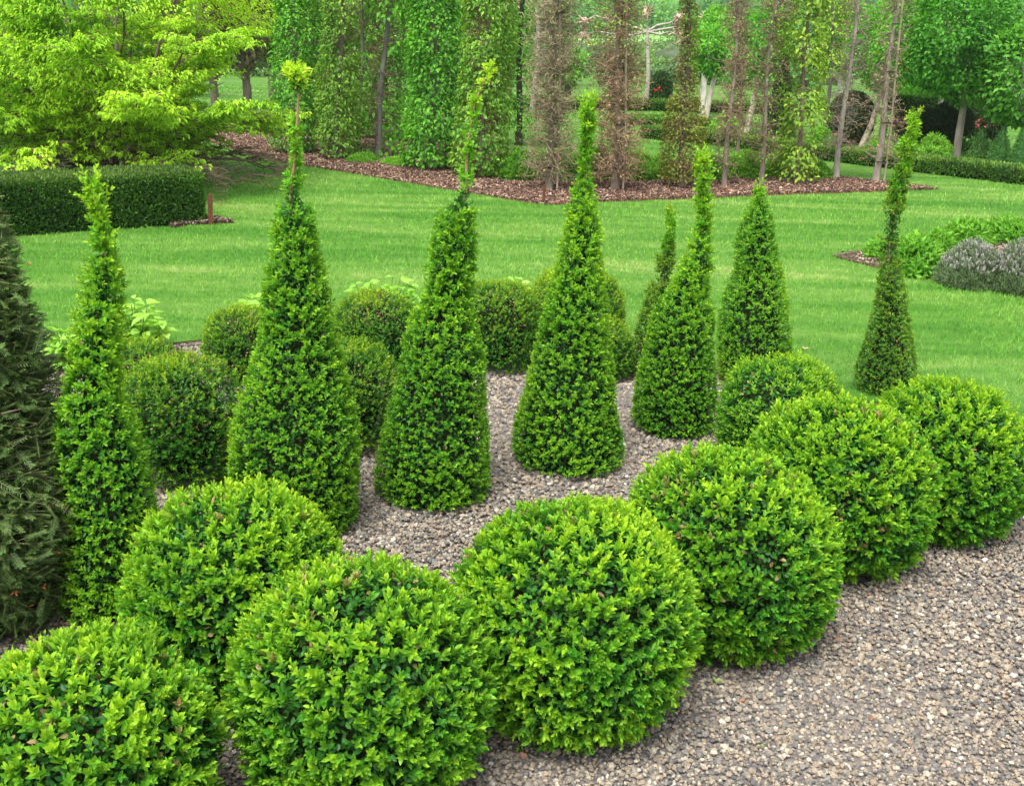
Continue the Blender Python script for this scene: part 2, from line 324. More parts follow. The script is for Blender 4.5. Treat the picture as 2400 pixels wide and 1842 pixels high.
cone([(2141, 270, 14), (2138, 300, 17), (2143, 322, 14), (2127, 340, 20), (2124, 387, 15), (2110, 424, 22), (2100, 468, 19), (2093, 512, 26), (2088, 570, 28), (2085, 624, 25), (2086, 655, 32), (2088, 715, 40), (2085, 761, 50), (2083, 807, 59), (2076, 871, 74)], 945,
     'slender ragged box spire showing its bare stem, apart at the right on the lawn edge', sparse=.8, style='dull')

# ---------------------------------------------------------------- yew at the left edge
def yew():
    prof = [(-40, 420, 10), (-30, 500, 40), (-30, 568, 58), (-35, 703, 92), (-40, 793, 124), (-45, 971, 160), (-45, 1068, 182), (-40, 1180, 226), (-40, 1350, 248)]
    ybot = 1545; g0 = G(-40, ybot); Rb = 245*((g0-CAM)@f_)/F; b = toward(g0, Rb*.85); T = [(0.0, b[0], b[1], Rb*.7)]
    for x, y, hw in prof:
        q, s = V(b, x, y)
        if q[2] > .15: T.append((q[2], q[0], q[1], hw*s*1.02))
    T = np.array(sorted(T)); zt = T[-1, 0]; e = empty('yew_bush', b); tag(e, 'dark ragged yew with brown twigs and orange buds cut by the left picture edge', 'yew')
    n = 7600; z = zt*(1-np.sqrt(R.uniform(size=n)))*.98+.03; r = np.interp(z, T[:, 0], T[:, 3]); cx = np.stack([np.interp(z, T[:, 0], T[:, 1]), np.interp(z, T[:, 0], T[:, 2]), z], -1)
    th = R.uniform(0, 2*PI, n); o = np.stack([np.cos(th), np.sin(th), np.zeros(n)], -1)
    lum = 1+.12*fnoise(np.hstack([o[:, :2]*1.5, z[:, None]*4]), 1.5, 77)
    end = cx+o*(r*lum*R.uniform(.8, 1.16, n))[:, None]; D = unit(o+np.array([0, 0, .2])+R.normal(0, .42, (n, 3))); ln = R.uniform(.045, .10, n)
    st = end-D*ln[:, None]; br = MB(); fo = MB()
    tube(br, [b+[0, 0, -.02], b+[.02, 0, .5], b+[0, .02, zt*.6], [T[-1, 1], T[-1, 2], zt*.97]], [.05, .04, .025, .006], 8, (.2, .12, .08))
    tw = (R.uniform(size=n) < .25) & (z < .8); twigs(br, (st-D*.06)[tw], st[tw], .0025, .002, (.17, .12, .09)); twigs(br, st, end, .002, .0012, (.16, .16, .07))
    # flat two-ranked needles
    side = unit(np.cross(D, np.array([0, 0, 1.])+R.normal(0, .35, (n, 3)))); up = np.cross(side, D)
    K = 11; brown = (fnoise(end, 5, 12) > .8+.5*(end[:, 2] > .65))
    for k in range(K):
        t = (k+.5)/K
        for s in (-1, 1):
            ax = side*s+D*(.55+.3*t)
            c = mixc((.028, .09, .022), (.14, .27, .05), np.clip(R.normal(.25+.35*t, .25, n), 0, 1)); c[brown] = np.array((.2, .145, .07))
            keep = (~brown) | (R.uniform(size=n) < .25)
            leaves(fo, (st+D*(ln*t)[:, None])[keep], ax[keep], up[keep], (.017*(1-.3*t)*R.uniform(.8, 1.15, n))[keep], .0034, c[keep], six=False)
    q = R.uniform(size=n) < .008; m = q.sum()
    sprigs(fo, end[q], D[q], .012, 2, .014, .006, (.5, .16, .05), (.62, .25, .09), six=False)
    zc = np.linspace(.05, zt*.8, 14); c = np.stack([np.interp(zc, T[:, 0], T[:, 1]), np.interp(zc, T[:, 0], T[:, 2]), zc], -1)
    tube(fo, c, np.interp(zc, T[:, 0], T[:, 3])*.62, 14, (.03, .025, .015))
    fo.build('foliage', M_YEW, e, b); br.build('branches', M_WOOD, e, b); FOOT.append((b[0], b[1], Rb*.4))
yew()

# ---------------------------------------------------------------- ground
def grid(mb, x0, x1, y0, y1, nx, ny, zf, col=(1, 1, 1)):
    X, Y = np.meshgrid(np.linspace(x0, x1, nx), np.linspace(y0, y1, ny)); p = np.stack([X, Y, zf(X, Y)], -1).reshape(-1, 3)
    i = np.arange(ny-1)[:, None]*nx; j = np.arange(nx-1)[None]; f = np.stack([i+j, i+j+1, i+nx+j+1, i+nx+j], -1).reshape(-1, 4); mb.add(p, f, col)
def hill(X, Y):
    t = np.clip((np.asarray(Y)-75)/420, 0, 1); s = t*t*(3-2*t)
    return s*(13+3*np.sin(np.asarray(X)*.012+1)+2*np.sin(np.asarray(X)*.031))-.35*np.clip((np.asarray(Y)-45)/20, 0, 1)-.012
def inpoly(P, poly):
    x, y = P[:, 0], P[:, 1]; ins = np.zeros(len(P), bool); j = len(poly)-1
    for i in range(len(poly)):
        xi, yi = poly[i][:2]; xj, yj = poly[j][:2]
        c = ((yi > y) != (yj > y)) & (x < (xj-xi)*(y-yi)/(yj-yi+1e-12)+xi); ins ^= c; j = i
    return ins
m = MB(); grid(m, -700, 700, -60, 800, 141, 87, hill); kind(m.build('ground', M_FIELD), 'structure')

# gravel area: everything this side of the lawn edge
edge = [G(x, y) for x, y in [(-500, 900), (-150, 872), (89, 850), (250, 828), (478, 803), (700, 787), (950, 772), (1250, 775), (1460, 812), (1640, 868), (1800, 918), (2000, 945), (2150, 962), (2300, 990), (2450, 1040), (2650, 1130)]]
edge = [e[:2] for e in edge]
gp = [np.array([-7, -3.])]+[np.array([-7., edge[0][1]])]+edge+[np.array([edge[-1][0]+1.5, edge[-1][1]-1.2]), np.array([7., -3.])]
def flat_poly(mb, poly, z, col, depth=0.):
    n = len(poly); mb.add([[p[0], p[1], z] for p in poly], [list(range(n))], col)
    if depth:
        v = [[p[0], p[1], z] for p in poly]+[[p[0], p[1], z-depth] for p in poly]
        mb.add(v, [[i, (i+1) % n, n+(i+1) % n, n+i] for i in range(n)], col)
m = MB(); flat_poly(m, gp, -.004, (1, 1, 1)); kind(m.build('gravel_path', M_GRAVEL), 'structure')

# beds cut in the lawn
bed = [G(x, y)[:2] for x, y in [(440, 322), (512, 344), (600, 373), (700, 393), (800, 408), (886, 423), (1040, 449), (1200, 475), (1250, 483), (1288, 487), (1400, 479), (1600, 471), (1794, 462), (2000, 455), (2199, 448), (2075, 433), (1936, 417), (1700, 394), (1500, 378), (1300, 366), (1130, 352), (900, 328), (700, 312), (470, 300)]]
rbed = [G(x, y)[:2] for x, y in [(1950, 606), (2050, 632), (2160, 655), (2280, 677), (2400, 697), (2700, 745), (2900, 600), (2500, 520), (2200, 560), (2050, 592)]]
spot = [G(x, y)[:2] for x, y in [(400, 541), (440, 533), (500, 529), (548, 527), (520, 521), (480, 516), (400, 516)]]
LAWNZ = .02
def lawn():
    # lawn sheet from a fine grid, cut along the gravel edge, slightly raised with a soil lip
    m = MB(); gb = [np.array([-30., edge[0][1]+.6])]+edge+[np.array([30., edge[-1][1]-1])]
    ex = np.array([p[0] for p in edge]); ey = np.array([p[1] for p in edge]); o = np.argsort(ex); ex, ey = ex[o], ey[o]
    xs = np.concatenate([[-30, -15, -8], np.linspace(ex[0], ex[-1], 70), [8, 15, 30]]); xs = np.unique(xs); y0 = np.interp(xs, ex, ey)
    k = 26; t = np.linspace(0, 1, k)**1.6; Y = y0[:, None]+(48-y0[:, None])*t[None]; X = np.repeat(xs[:, None], k, 1)
    Z = LAWNZ+.012*fnoise(np.stack([X.ravel()*.5, Y.ravel()*.5, X.ravel()*0], -1), 1, 3).reshape(X.shape)*np.clip((Y-y0[:, None])/1.5, 0, 1)
    p = np.stack([X, Y, Z], -1).reshape(-1, 3); i = np.arange(len(xs)-1)[:, None]*k; j = np.arange(k-1)[None]
    f = np.stack([i+j, i+k+j, i+k+j+1, i+j+1], -1).reshape(-1, 4); m.add(p, f, (.62, .62, .62))
    kind(m.build('lawn', M_GRASS), 'structure')
    s = MB(); lip = np.stack([xs, y0-.004, np.full(len(xs), LAWNZ-.004)], -1); lo = lip+[0, -.03, -.03]
    n = len(xs); s.add(np.vstack([lip, lo]), [[a, n+a, n+a+1, a+1] for a in range(n-1)], (.09, .06, .04)); kind(s.build('lawn_edge_soil', M_SOIL), 'structure')
    return ex, ey
ex, ey = lawn()
def nz(P): return LAWNZ+.012*fnoise(np.stack([P[:, 0]*.5, P[:, 1]*.5, P[:, 0]*0], -1), 1, 3)*np.clip((P[:, 1]-np.interp(P[:, 0], ex, ey))/1.5, 0, 1)
for poly, nm, c in ((bed, 'mulch_bed', (.16, .08, .055)), (rbed, 'flower_bed_soil', (.10, .065, .045)), (spot, 'hedge_soil', (.09, .05, .035))):
    m = MB(); z = LAWNZ+.008; flat_poly(m, poly, z, c, .05); kind(m.build(nm, M_SOIL), 'structure')

def inview(P, mg=260):
    x, y, w = proj(P); return (w > .2) & (x > -mg) & (x < 2400+mg) & (y > -mg) & (y < 1842+mg)
def grass():
    m = MB()
    for y0, y1, den, hh, ww in ((2.5, 5.5, 5200, .026, .0042), (5.5, 8, 3600, .028, .006), (8, 12, 1700, .032, .009), (12, 18, 700, .036, .014), (18, 30, 160, .04, .03)):
        w = y1*.62+.8; n = int(2*w*(y1-y0)*den); P = np.stack([R.uniform(-w, w, n), R.uniform(y0, y1, n), np.zeros(n)], -1)
        P = P[inview(P)]; P = P[P[:, 1] > np.interp(P[:, 0], ex, ey)-.01]
        P = P[~inpoly(P, bed) & ~inpoly(P, rbed) & ~inpoly(P, spot)]; n = len(P); P[:, 2] = nz(P)-.004
        th = R.uniform(0, 2*PI, n); s = np.stack([np.cos(th), np.sin(th), th*0], -1)*ww*.5
        h = hh*R.uniform(.5, 1.15, n)[:, None]; ln = R.normal(0, .45, (n, 3)); ln[:, 2] = 1; tip = P+ln*h
        c = mixc((.75, .8, .7), (1.3, 1.2, 1.2), R.uniform(size=n)); dry = R.uniform(size=n) < .03; c[dry] = (1.9, 1.25, 1.8)
        m.add(np.stack([P-s, P+s, tip], 1).reshape(-1, 3), np.arange(n*3).reshape(-1, 3), np.repeat(c, 3, 0))
    o = m.build('grass', M_GRASS); kind(o, 'stuff', 'short mown green lawn with pale dry streaks')
grass()

ICO = None
def ico():
    t = (1+5**.5)/2; v = unit(np.array([(-1, t, 0), (1, t, 0), (-1, -t, 0), (1, -t, 0), (0, -1, t), (0, 1, t), (0, -1, -t), (0, 1, -t), (t, 0, -1), (t, 0, 1), (-t, 0, -1), (-t, 0, 1)]))
    f = np.array([(0, 11, 5), (0, 5, 1), (0, 1, 7), (0, 7, 10), (0, 10, 11), (1, 5, 9), (5, 11, 4), (11, 10, 2), (10, 7, 6), (7, 1, 8), (3, 9, 4), (3, 4, 2), (3, 2, 6), (3, 6, 8), (3, 8, 9), (4, 9, 5), (2, 4, 11), (6, 2, 10), (8, 6, 7), (9, 8, 1)])
    return v, f
def stones():
    iv, jf = ico(); m = MB()
    for y0, y1, den, r in ((.8, 2.6, 11500, .0057), (2.6, 3.9, 8500, .0062), (3.9, 6.6, 5000, .0075)):
        n = int(12*(y1-y0)*den); P = np.stack([R.uniform(-6, 6, n), R.uniform(y0, y1, n), np.zeros(n)], -1)
        P = P[inview(P, 160)]; P = P[P[:, 1] < np.interp(P[:, 0], ex, ey)-.02]
        for x, y, q in FOOT: P = P[(P[:, 0]-x)**2+(P[:, 1]-y)**2 > q*q]
        n = len(P); rad = r*np.exp(R.normal(0, .28, n)); sc = R.uniform(.7, 1.25, (n, 3)); sc[:, 2] *= .8
        v = iv[None]*(1+R.normal(0, .13, (n, 12, 1)))*sc[:, None]*rad[:, None, None]
        a = R.uniform(0, 2*PI, n); ca, sa = np.cos(a)[:, None], np.sin(a)[:, None]
        v = np.stack([v[..., 0]*ca-v[..., 1]*sa, v[..., 0]*sa+v[..., 1]*ca, v[..., 2]], -1)
        P[:, 2] = R.uniform(-.002, .009, n)+.005*fnoise(P, 3, 2); v = v+P[:, None]
        k = R.uniform(size=n); c = np.empty((n, 3)); pal = np.array([(.175, .165, .148), (.112, .11, .108), (.295, .24, .18), (.35, .305, .24), (.25, .195, .14), (.215, .19, .15), (.45, .42, .36), (.29, .16, .1)])
        pr = np.array([.2, .15, .22, .15, .08, .165, .03, .005]); c = pal[R.choice(8, n, p=pr/pr.sum())]*R.uniform(.8, 1.25, (n, 1))
        m.add(v.reshape(-1, 3), (jf[None]+(np.arange(n)*12)[:, None, None]).reshape(-1, 3), np.repeat(c, 12, 0))
    kind(m.build('gravel', M_STONE, flat=True), 'stuff', 'loose brown and grey lava gravel')
stones()
def chips(poly, n, name, label, pal, s=.019):
    pl = np.array(poly); lo, hi = pl.min(0), pl.max(0); P = np.stack([R.uniform(lo[0], hi[0], n*3), R.uniform(lo[1], hi[1], n*3), np.zeros(n*3)], -1)
    P = P[inpoly(P, poly)][:n]; n = len(P); P[:, 2] = LAWNZ+.012+R.uniform(.001, .018, n)
    A = unit(np.hstack([R.normal(size=(n, 2)), R.normal(0, .35, (n, 1))])); S = unit(np.cross(A, [[0, 0, 1.]]+R.normal(0, .5, (n, 3)))); Nn = np.cross(S, A)
    L = s*R.uniform(.5, 1.4, n)[:, None]; W = s*R.uniform(.2, .5, n)[:, None]; T = .003
    v = np.stack([P-A*L-S*W, P+A*L-S*W*.6, P+A*L*.9+S*W*.7, P-A*L+S*W, P-A*L-S*W+Nn*T, P+A*L-S*W*.6+Nn*T, P+A*L*.9+S*W*.7+Nn*T, P-A*L+S*W+Nn*T], 1).reshape(-1, 3)
    i = np.arange(n)[:, None, None]*8; f = (np.array([(3, 2, 1, 0), (4, 5, 6, 7), (0, 1, 5, 4), (1, 2, 6, 5), (2, 3, 7, 6), (3, 0, 4, 7)])[None]+i).reshape(-1, 4)
    c = np.array(pal)[R.integers(0, len(pal), n)]*R.uniform(.6, 1.3, (n, 1)); m = MB(); m.add(v, f, np.repeat(c, 8, 0))
    kind(m.build(name, M_CHIP, flat=True), 'stuff', label)
chips(bed, 90000, 'bark_mulch', 'reddish brown bark chip mulch under the pillar trees', [(.14, .075, .05), (.08, .05, .035), (.34, .2, .13), (.2, .11, .075), (.05, .033, .026), (.42, .31, .24), (.1, .06, .045)])
chips(rbed, 9000, 'bark_mulch', 'brown bark mulch in the lavender bed', [(.2, .13, .1), (.12, .08, .06), (.4, .32, .26)], .015)
chips(spot, 1500, 'bark_mulch', 'dark mulch at the end of the left hedge', [(.12, .07, .05), (.07, .045, .035), (.4, .3, .25)], .015)

# ---------------------------------------------------------------- hedges
def hedge(pts, height, width, label, den=9000, L=.024, pal=((.03, .1, .02), (.10, .24, .03)), top=None, name='clipped_hedge', ends=True):
    """pts: front foot line on the ground, seen from the camera; the body lies behind it"""
    pts = [np.array([p[0], p[1], 0]) for p in pts]; b = pts[len(pts)//2]; m = MB()
    top = pal[1] if top is None else top
    nrm = []
    for i in range(len(pts)):
        d = pts[min(i+1, len(pts)-1)]-pts[max(i-1, 0)]; q = np.array([-d[1], d[0], 0]); q /= np.linalg.norm(q)
        if q@pts[i] < 0: q = -q
        nrm.append(q)
    back = [p+q*width for p, q in zip(pts, nrm)]; up = np.array([0, 0, height])
    quads = []
    for i in range(len(pts)-1):
        quads += [(pts[i], pts[i+1], up, -nrm[i], 0), (pts[i]+up, pts[i+1]+up, back[i]-pts[i], np.array([0, 0, 1.]), 1), (back[i], back[i+1], up, nrm[i], 0)]
    if ends:
        for i, s in ((0, -1), (-1, 1)):
            d = unit(pts[i]-pts[i+ (1 if i == 0 else -1)]); quads.append((pts[i], back[i], up, d, 0))
    for a, c, v, nn, istop in quads:
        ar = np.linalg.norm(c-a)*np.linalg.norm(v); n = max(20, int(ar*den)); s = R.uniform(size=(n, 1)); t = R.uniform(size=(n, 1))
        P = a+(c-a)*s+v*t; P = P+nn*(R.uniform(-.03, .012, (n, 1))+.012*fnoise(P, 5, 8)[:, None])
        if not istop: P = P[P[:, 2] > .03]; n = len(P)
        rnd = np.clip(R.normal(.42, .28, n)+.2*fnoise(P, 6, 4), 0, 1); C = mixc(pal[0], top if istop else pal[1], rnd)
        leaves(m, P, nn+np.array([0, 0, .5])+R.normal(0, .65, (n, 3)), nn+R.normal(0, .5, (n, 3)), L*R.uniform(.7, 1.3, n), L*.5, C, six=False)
    m.mi = 1; ins = .04; n = len(pts)
    inn = [p+q*ins for p, q in zip(pts, nrm)]; inb = [p-q*ins for p, q in zip(back, nrm)]; h = np.array([0, 0, height-ins])
    d0 = unit(inn[1]-inn[0])*ins; d1 = unit(inn[-1]-inn[-2])*ins; inn[0] = inn[0]+d0; inb[0] = inb[0]+d0; inn[-1] = inn[-1]-d1; inb[-1] = inb[-1]-d1
    v = []
    for p, q in zip(inn, inb): v += [p+[0, 0, .02], p+h, q+h, q+[0, 0, .02]]
    f = [[4*i+a, 4*i+(a+1) % 4, 4*i+4+(a+1) % 4, 4*i+4+a] for i in range(n-1) for a in range(4)]+[[0, 1, 2, 3], [4*n-1, 4*n-2, 4*n-3, 4*n-4]]
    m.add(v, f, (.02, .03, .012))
    return tag(m.build(name, M_LEAF, origin=b), label, 'hedge')
def hgt(b, x, y): return V(b, x, y)[0][2]
fl = [G(x, y) for x, y in [(-420, 605), (-150, 578), (29, 559), (219, 545), (365, 537), (480, 528)]]
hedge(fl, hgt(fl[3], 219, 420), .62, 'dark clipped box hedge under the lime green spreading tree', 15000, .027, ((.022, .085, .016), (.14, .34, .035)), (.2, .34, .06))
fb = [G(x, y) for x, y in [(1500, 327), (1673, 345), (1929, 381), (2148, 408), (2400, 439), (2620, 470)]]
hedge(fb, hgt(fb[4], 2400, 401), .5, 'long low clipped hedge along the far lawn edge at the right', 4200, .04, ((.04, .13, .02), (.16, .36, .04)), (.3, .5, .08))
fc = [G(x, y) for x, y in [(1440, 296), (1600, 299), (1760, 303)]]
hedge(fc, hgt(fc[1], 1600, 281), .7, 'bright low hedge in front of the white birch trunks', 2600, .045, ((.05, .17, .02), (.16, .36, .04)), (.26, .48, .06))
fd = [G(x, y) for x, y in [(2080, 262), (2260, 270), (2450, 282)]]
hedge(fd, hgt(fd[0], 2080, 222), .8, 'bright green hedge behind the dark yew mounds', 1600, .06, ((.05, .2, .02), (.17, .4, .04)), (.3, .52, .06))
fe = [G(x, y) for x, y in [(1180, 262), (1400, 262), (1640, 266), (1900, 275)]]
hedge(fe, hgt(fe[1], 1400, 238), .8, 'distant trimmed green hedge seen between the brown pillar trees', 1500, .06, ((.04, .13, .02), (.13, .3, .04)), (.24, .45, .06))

# ---------------------------------------------------------------- pillar trees
def axis_pts(b, top, base, zt, k=14, bend=.03):
    """trunk line through base px and top px, continued up to height zt"""
    q, _ = V(b, *top); d = (q-b)/max(q[2], .01); z = np.linspace(0, zt, k); P = b+d*z[:, None]; P[:, 2] = z
    ph = R.uniform(0, 6, 2); P[:, 0] += bend*np.sin(z*2.2+ph[0])*np.clip(z, 0, 1); P[:, 1] += bend*np.sin(z*2+ph[1])*np.clip(z, 0, 1); return P
def pillar(base, top, hwpx, label, zt=3.4, nleaf=3500, L=.06, pal=((.05, .18, .02), (.17, .42, .04)), ntwig=260, tr=.035, z0=.1, hole=0., thin=None, droop=.5, bark=(.19, .17, .14), twc=(.2, .13, .09), tipw=.75, upper=None, prof=None, name='pillar_tree', cane=False, group='clipped pillar trees in the mulch bed', wob=.12, ext=None):
    b = G(*base); s = ((b-CAM)@f_)/F; rad = hwpx*s; ax = axis_pts(b, top, base, zt); seed = int(base[0])
    e = empty(name, b); tag(e, label, 'tree', group); tk = MB(); tube(tk, ax, np.linspace(tr, tr*.35, len(ax))*np.r_[1.35, np.ones(len(ax)-1)], 9, bark, .05)
    def cen(z): return np.stack([np.interp(z, ax[:, 2], ax[:, 0]), np.interp(z, ax[:, 2], ax[:, 1]), z], -1)
    def rr(z):
        t = z/zt
        if prof is not None: return rad*np.interp(z, [p[0] for p in prof], [p[1] for p in prof])
        return rad*np.interp(t, [0, .05, .5, .93, 1], [.8, 1, .95, tipw, .25])
    br = tk; n = ntwig
    if n:
        z = R.uniform(z0, zt*.97, n); c = cen(z); th = R.uniform(0, 2*PI, n); o = np.stack([np.cos(th), np.sin(th), R.normal(.15, .25, n)], -1)
        r = rr(z)*R.uniform(.6, 1.02, n); mid = c+o*(r*.5)[:, None]+R.normal(0, .03, (n, 3)); end = c+o*r[:, None]+R.normal(0, .03, (n, 3))
        twigs(br, c, mid, .006, .004, twc); twigs(br, mid, end, .004, .002, twc)
        m2 = n*4; q = R.integers(0, n, m2); t = R.uniform(.3, 1, (m2, 1)); p = c[q]*(1-t)+end[q]*t; twigs(br, p, p+rsph(m2)*R.uniform(.05, .14, (m2, 1)), .003, .0015, np.array(twc)*R.uniform(.7, 1.6, (m2, 1)))
    fo = MB(); n = int(nleaf*1.3); z = R.uniform(z0, zt, n); c = cen(z); th = R.uniform(0, 2*PI, n); o = np.stack([np.cos(th), np.sin(th), th*0], -1)
    lump = 1+wob*fnoise(np.hstack([o[:, :2]*.9, z[:, None]*3]), 1.6, seed); P = c+o*(rr(z)*lump*np.sqrt(R.uniform(.25, 1, n)))[:, None]
    if hole: keep = fnoise(P*np.array([1, 1, 1.6]), 4.2, seed+1) > hole; P, o, z = P[keep], o[keep], z[keep]
    if thin: kp = (z < thin) | (R.uniform(size=len(z)) < .3); P, o, z = P[kp], o[kp], z[kp]
    n = len(P); k = np.clip(R.normal(.45, .28, n)+.18*fnoise(P, 5, seed+2), 0, 1.1); C = mixc(pal[0], pal[1], k)
    if upper is not None:
        g = np.clip((z-upper[0])/.5, 0, 1)[:, None]; C = C*(1-g)+mixc(upper[1], upper[2], k)*g
        kp = R.uniform(size=n) < upper[3]+(1-upper[3])*g[:, 0]; P, o, z, C, n = P[kp], o[kp], z[kp], C[kp], kp.sum()
    D = o+R.normal(0, .5, (n, 3)); D[:, 2] -= droop
    leaves(fo, P, D, o*.6+np.array([0, 0, .8])+R.normal(0, .25, (n, 3)), L*R.uniform(.6, 1.2, n), L*.6*R.uniform(.8, 1.1, n), C, six=False, fold=.15, curl=.2)
    tk.build('trunk', M_WOOD, e, b)
    fo.build('crown', M_LEAF, e, b)
    if cane:
        cb = MB(); p = b+np.array([.09, -.05, 0]); d = (ax[-1]-ax[0]); tube(cb, [p, p+d*.2+[-.01, 0, 0], p+d*.45+[-.05, 0, 0], p+d*.8+[-.1, 0, 0]], .013, 7, (.33, .26, .2)); cb.build('support_cane', M_WOOD, e, b)
        for zz in (.28, .75, 1.35, 1.9):
            tb = MB(); q = cen(np.array([zz]))[0]; a = np.linspace(0, 2*PI, 13); tube(tb, q+np.stack([np.cos(a)*.062+.03, np.sin(a)*.055-.02, a*0], -1), .006, 5, (.02, .02, .02)); tb.build('tie', M_WOOD, e, b)
    return e
LUSH = ((.045, .2, .016), (.19, .54, .035)); OLV = ((.08, .22, .025), (.29, .52, .055)); YEL = ((.11, .25, .03), (.42, .62, .06)); BRZ = ((.12, .14, .03), (.36, .38, .07)); DEAD = ((.14, .08, .05), (.42, .25, .15))
pillar((688, 364), (697, 0), 56, 'lush green leafy pillar tree, first from the left in the mulch bed', 3.5, 5200, .062, LUSH, 120)
pillar((788, 378), (800, 0), 52, 'olive green pillar tree, second from the left, leaves thinner at mid height', 3.4, 6800, .055, OLV, 200, hole=-.75)
pillar((886, 372), (907, 23), 56, 'open pillar tree with large round leaves and a grey trunk in full view', 3.4, 1900, .085, LUSH, 260, .045, hole=-.1, droop=.8, bark=(.2, .19, .18))
pillar((1012, 402), (1018, 0), 66, 'densest dark green leafy pillar tree, widest of the row', 3.6, 7000, .064, LUSH, 100, .05)
pillar((1130, 420), (1140, 0), 66, 'green pillar tree with reddish young leaves right of the densest one', 3.4, 6500, .062, ((.08, .25, .025), (.34, .58, .08)), 220, hole=-.9)
pillar((1286, 452), (1308, 0), 74, 'brown twiggy half dead pillar tree with a thin cane beside its trunk', 3.3, 2300, .036, ((.14, .15, .05), (.36, .36, .13)), 850, .04, z0=.16, twc=(.27, .21, .14), upper=(1.6, (.1, .22, .03), (.25, .42, .05), .55), bark=(.2, .18, .14), cane=True, droop=.1)
pillar((1440, 452), (1461, 0), 74, 'reddish brown pillar tree with a pale stake tied to its trunk and green top', 3.3, 2300, .04, ((.17, .11, .06), (.42, .3, .16)), 850, .045, z0=.16, twc=(.3, .2, .13), upper=(1.35, (.13, .27, .03), (.33, .48, .06), .62), bark=(.22, .18, .14), cane=True, droop=.1)
pillar((1597, 446), (1611, 0), 60, 'bronze green layered pillar tree, wide below and thin above', 3.2, 6500, .045, BRZ, 300, .032, z0=.12, prof=[(0, .8), (.3, 1), (.8, .8), (1.1, .5), (1.5, .3), (2.4, .35), (3.2, .15)], thin=1.05, bark=(.16, .13, .11), droop=.0, upper=(1.0, (.13, .25, .03), (.3, .45, .05), .9))
pillar((1697, 444), (1728, 0), 44, 'nearly bare twiggy young tree with a thin grey stem', 3.2, 260, .04, OLV, 330, .028, z0=.2, bark=(.25, .2, .16), twc=(.24, .16, .11))
pillar((1783, 435), (1819, 0), 46, 'sparse young tree with small green leaves and a pale stem', 3.2, 700, .042, OLV, 300, .03, z0=.3, bark=(.26, .22, .18), twc=(.24, .16, .11))
pillar((1863, 434), (1905, 0), 56, 'yellow green leafy tree with gaps, right of the sparse young tree', 3.3, 3100, .07, YEL, 120, .03, z0=.05, hole=-.15, wob=.3, bark=(.2, .15, .11))
pillar((1958, 424), (2009, 0), 46, 'bare leaning tree with pinkish dead leaves half way up', 3.3, 420, .045, DEAD, 260, .038, z0=.3, bark=(.3, .27, .23), twc=(.25, .2, .16), hole=-.2)
pillar((2051, 432), (2108, 0), 50, 'staked leaning tree at the right end of the mulch bed, leafy only near the top', 3.3, 800, .045, DEAD, 300, .04, z0=.25, upper=(1.1, (.12, .26, .03), (.28, .46, .05), .35), bark=(.3, .26, .22), twc=(.26, .2, .15), cane=True)
# second row behind
pillar((1118, 360), (1122, 0), 46, 'tall smooth yellow green clipped column behind the reddish leaved pillar', 4, 6500, .045, ((.16, .3, .02), (.32, .5, .04)), 0, group='columns behind the first row', wob=.03)
pillar((1215, 345), (1225, 0), 38, 'narrow green column with a dark trunk behind the brown twiggy pillar', 4, 3400, .055, LUSH, 80, .05, hole=-.6, group='columns behind the first row', bark=(.06, .05, .04))
pillar((840, 330), (848, 0), 50, 'green column half hidden behind the open large leaved pillar', 4, 5200, .06, OLV, 80, hole=-.8, group='columns behind the first row')
pillar((935, 335), (940, 0), 44, 'green column behind the gap left of the densest pillar', 4, 5000, .06, LUSH, 80, hole=-.7, group='columns behind the first row')
pillar((740, 325), (745, 0), 44, 'green column behind the gap between the first two pillars', 4, 4600, .06, OLV, 80, hole=-.5, group='columns behind the first row')
pillar((1728, 372), (1745, 20), 34, 'thin bare sapling behind the nearly bare young tree', 3., 160, .045, OLV, 200, .022, z0=.3, bark=(.24, .17, .13), group='columns behind the first row')
pillar((1930, 330), (1960, 0), 40, 'yellow green column behind the leafy gapped tree', 3.6, 1900, .07, YEL, 80, hole=-.2, group='columns behind the first row', z0=1.)

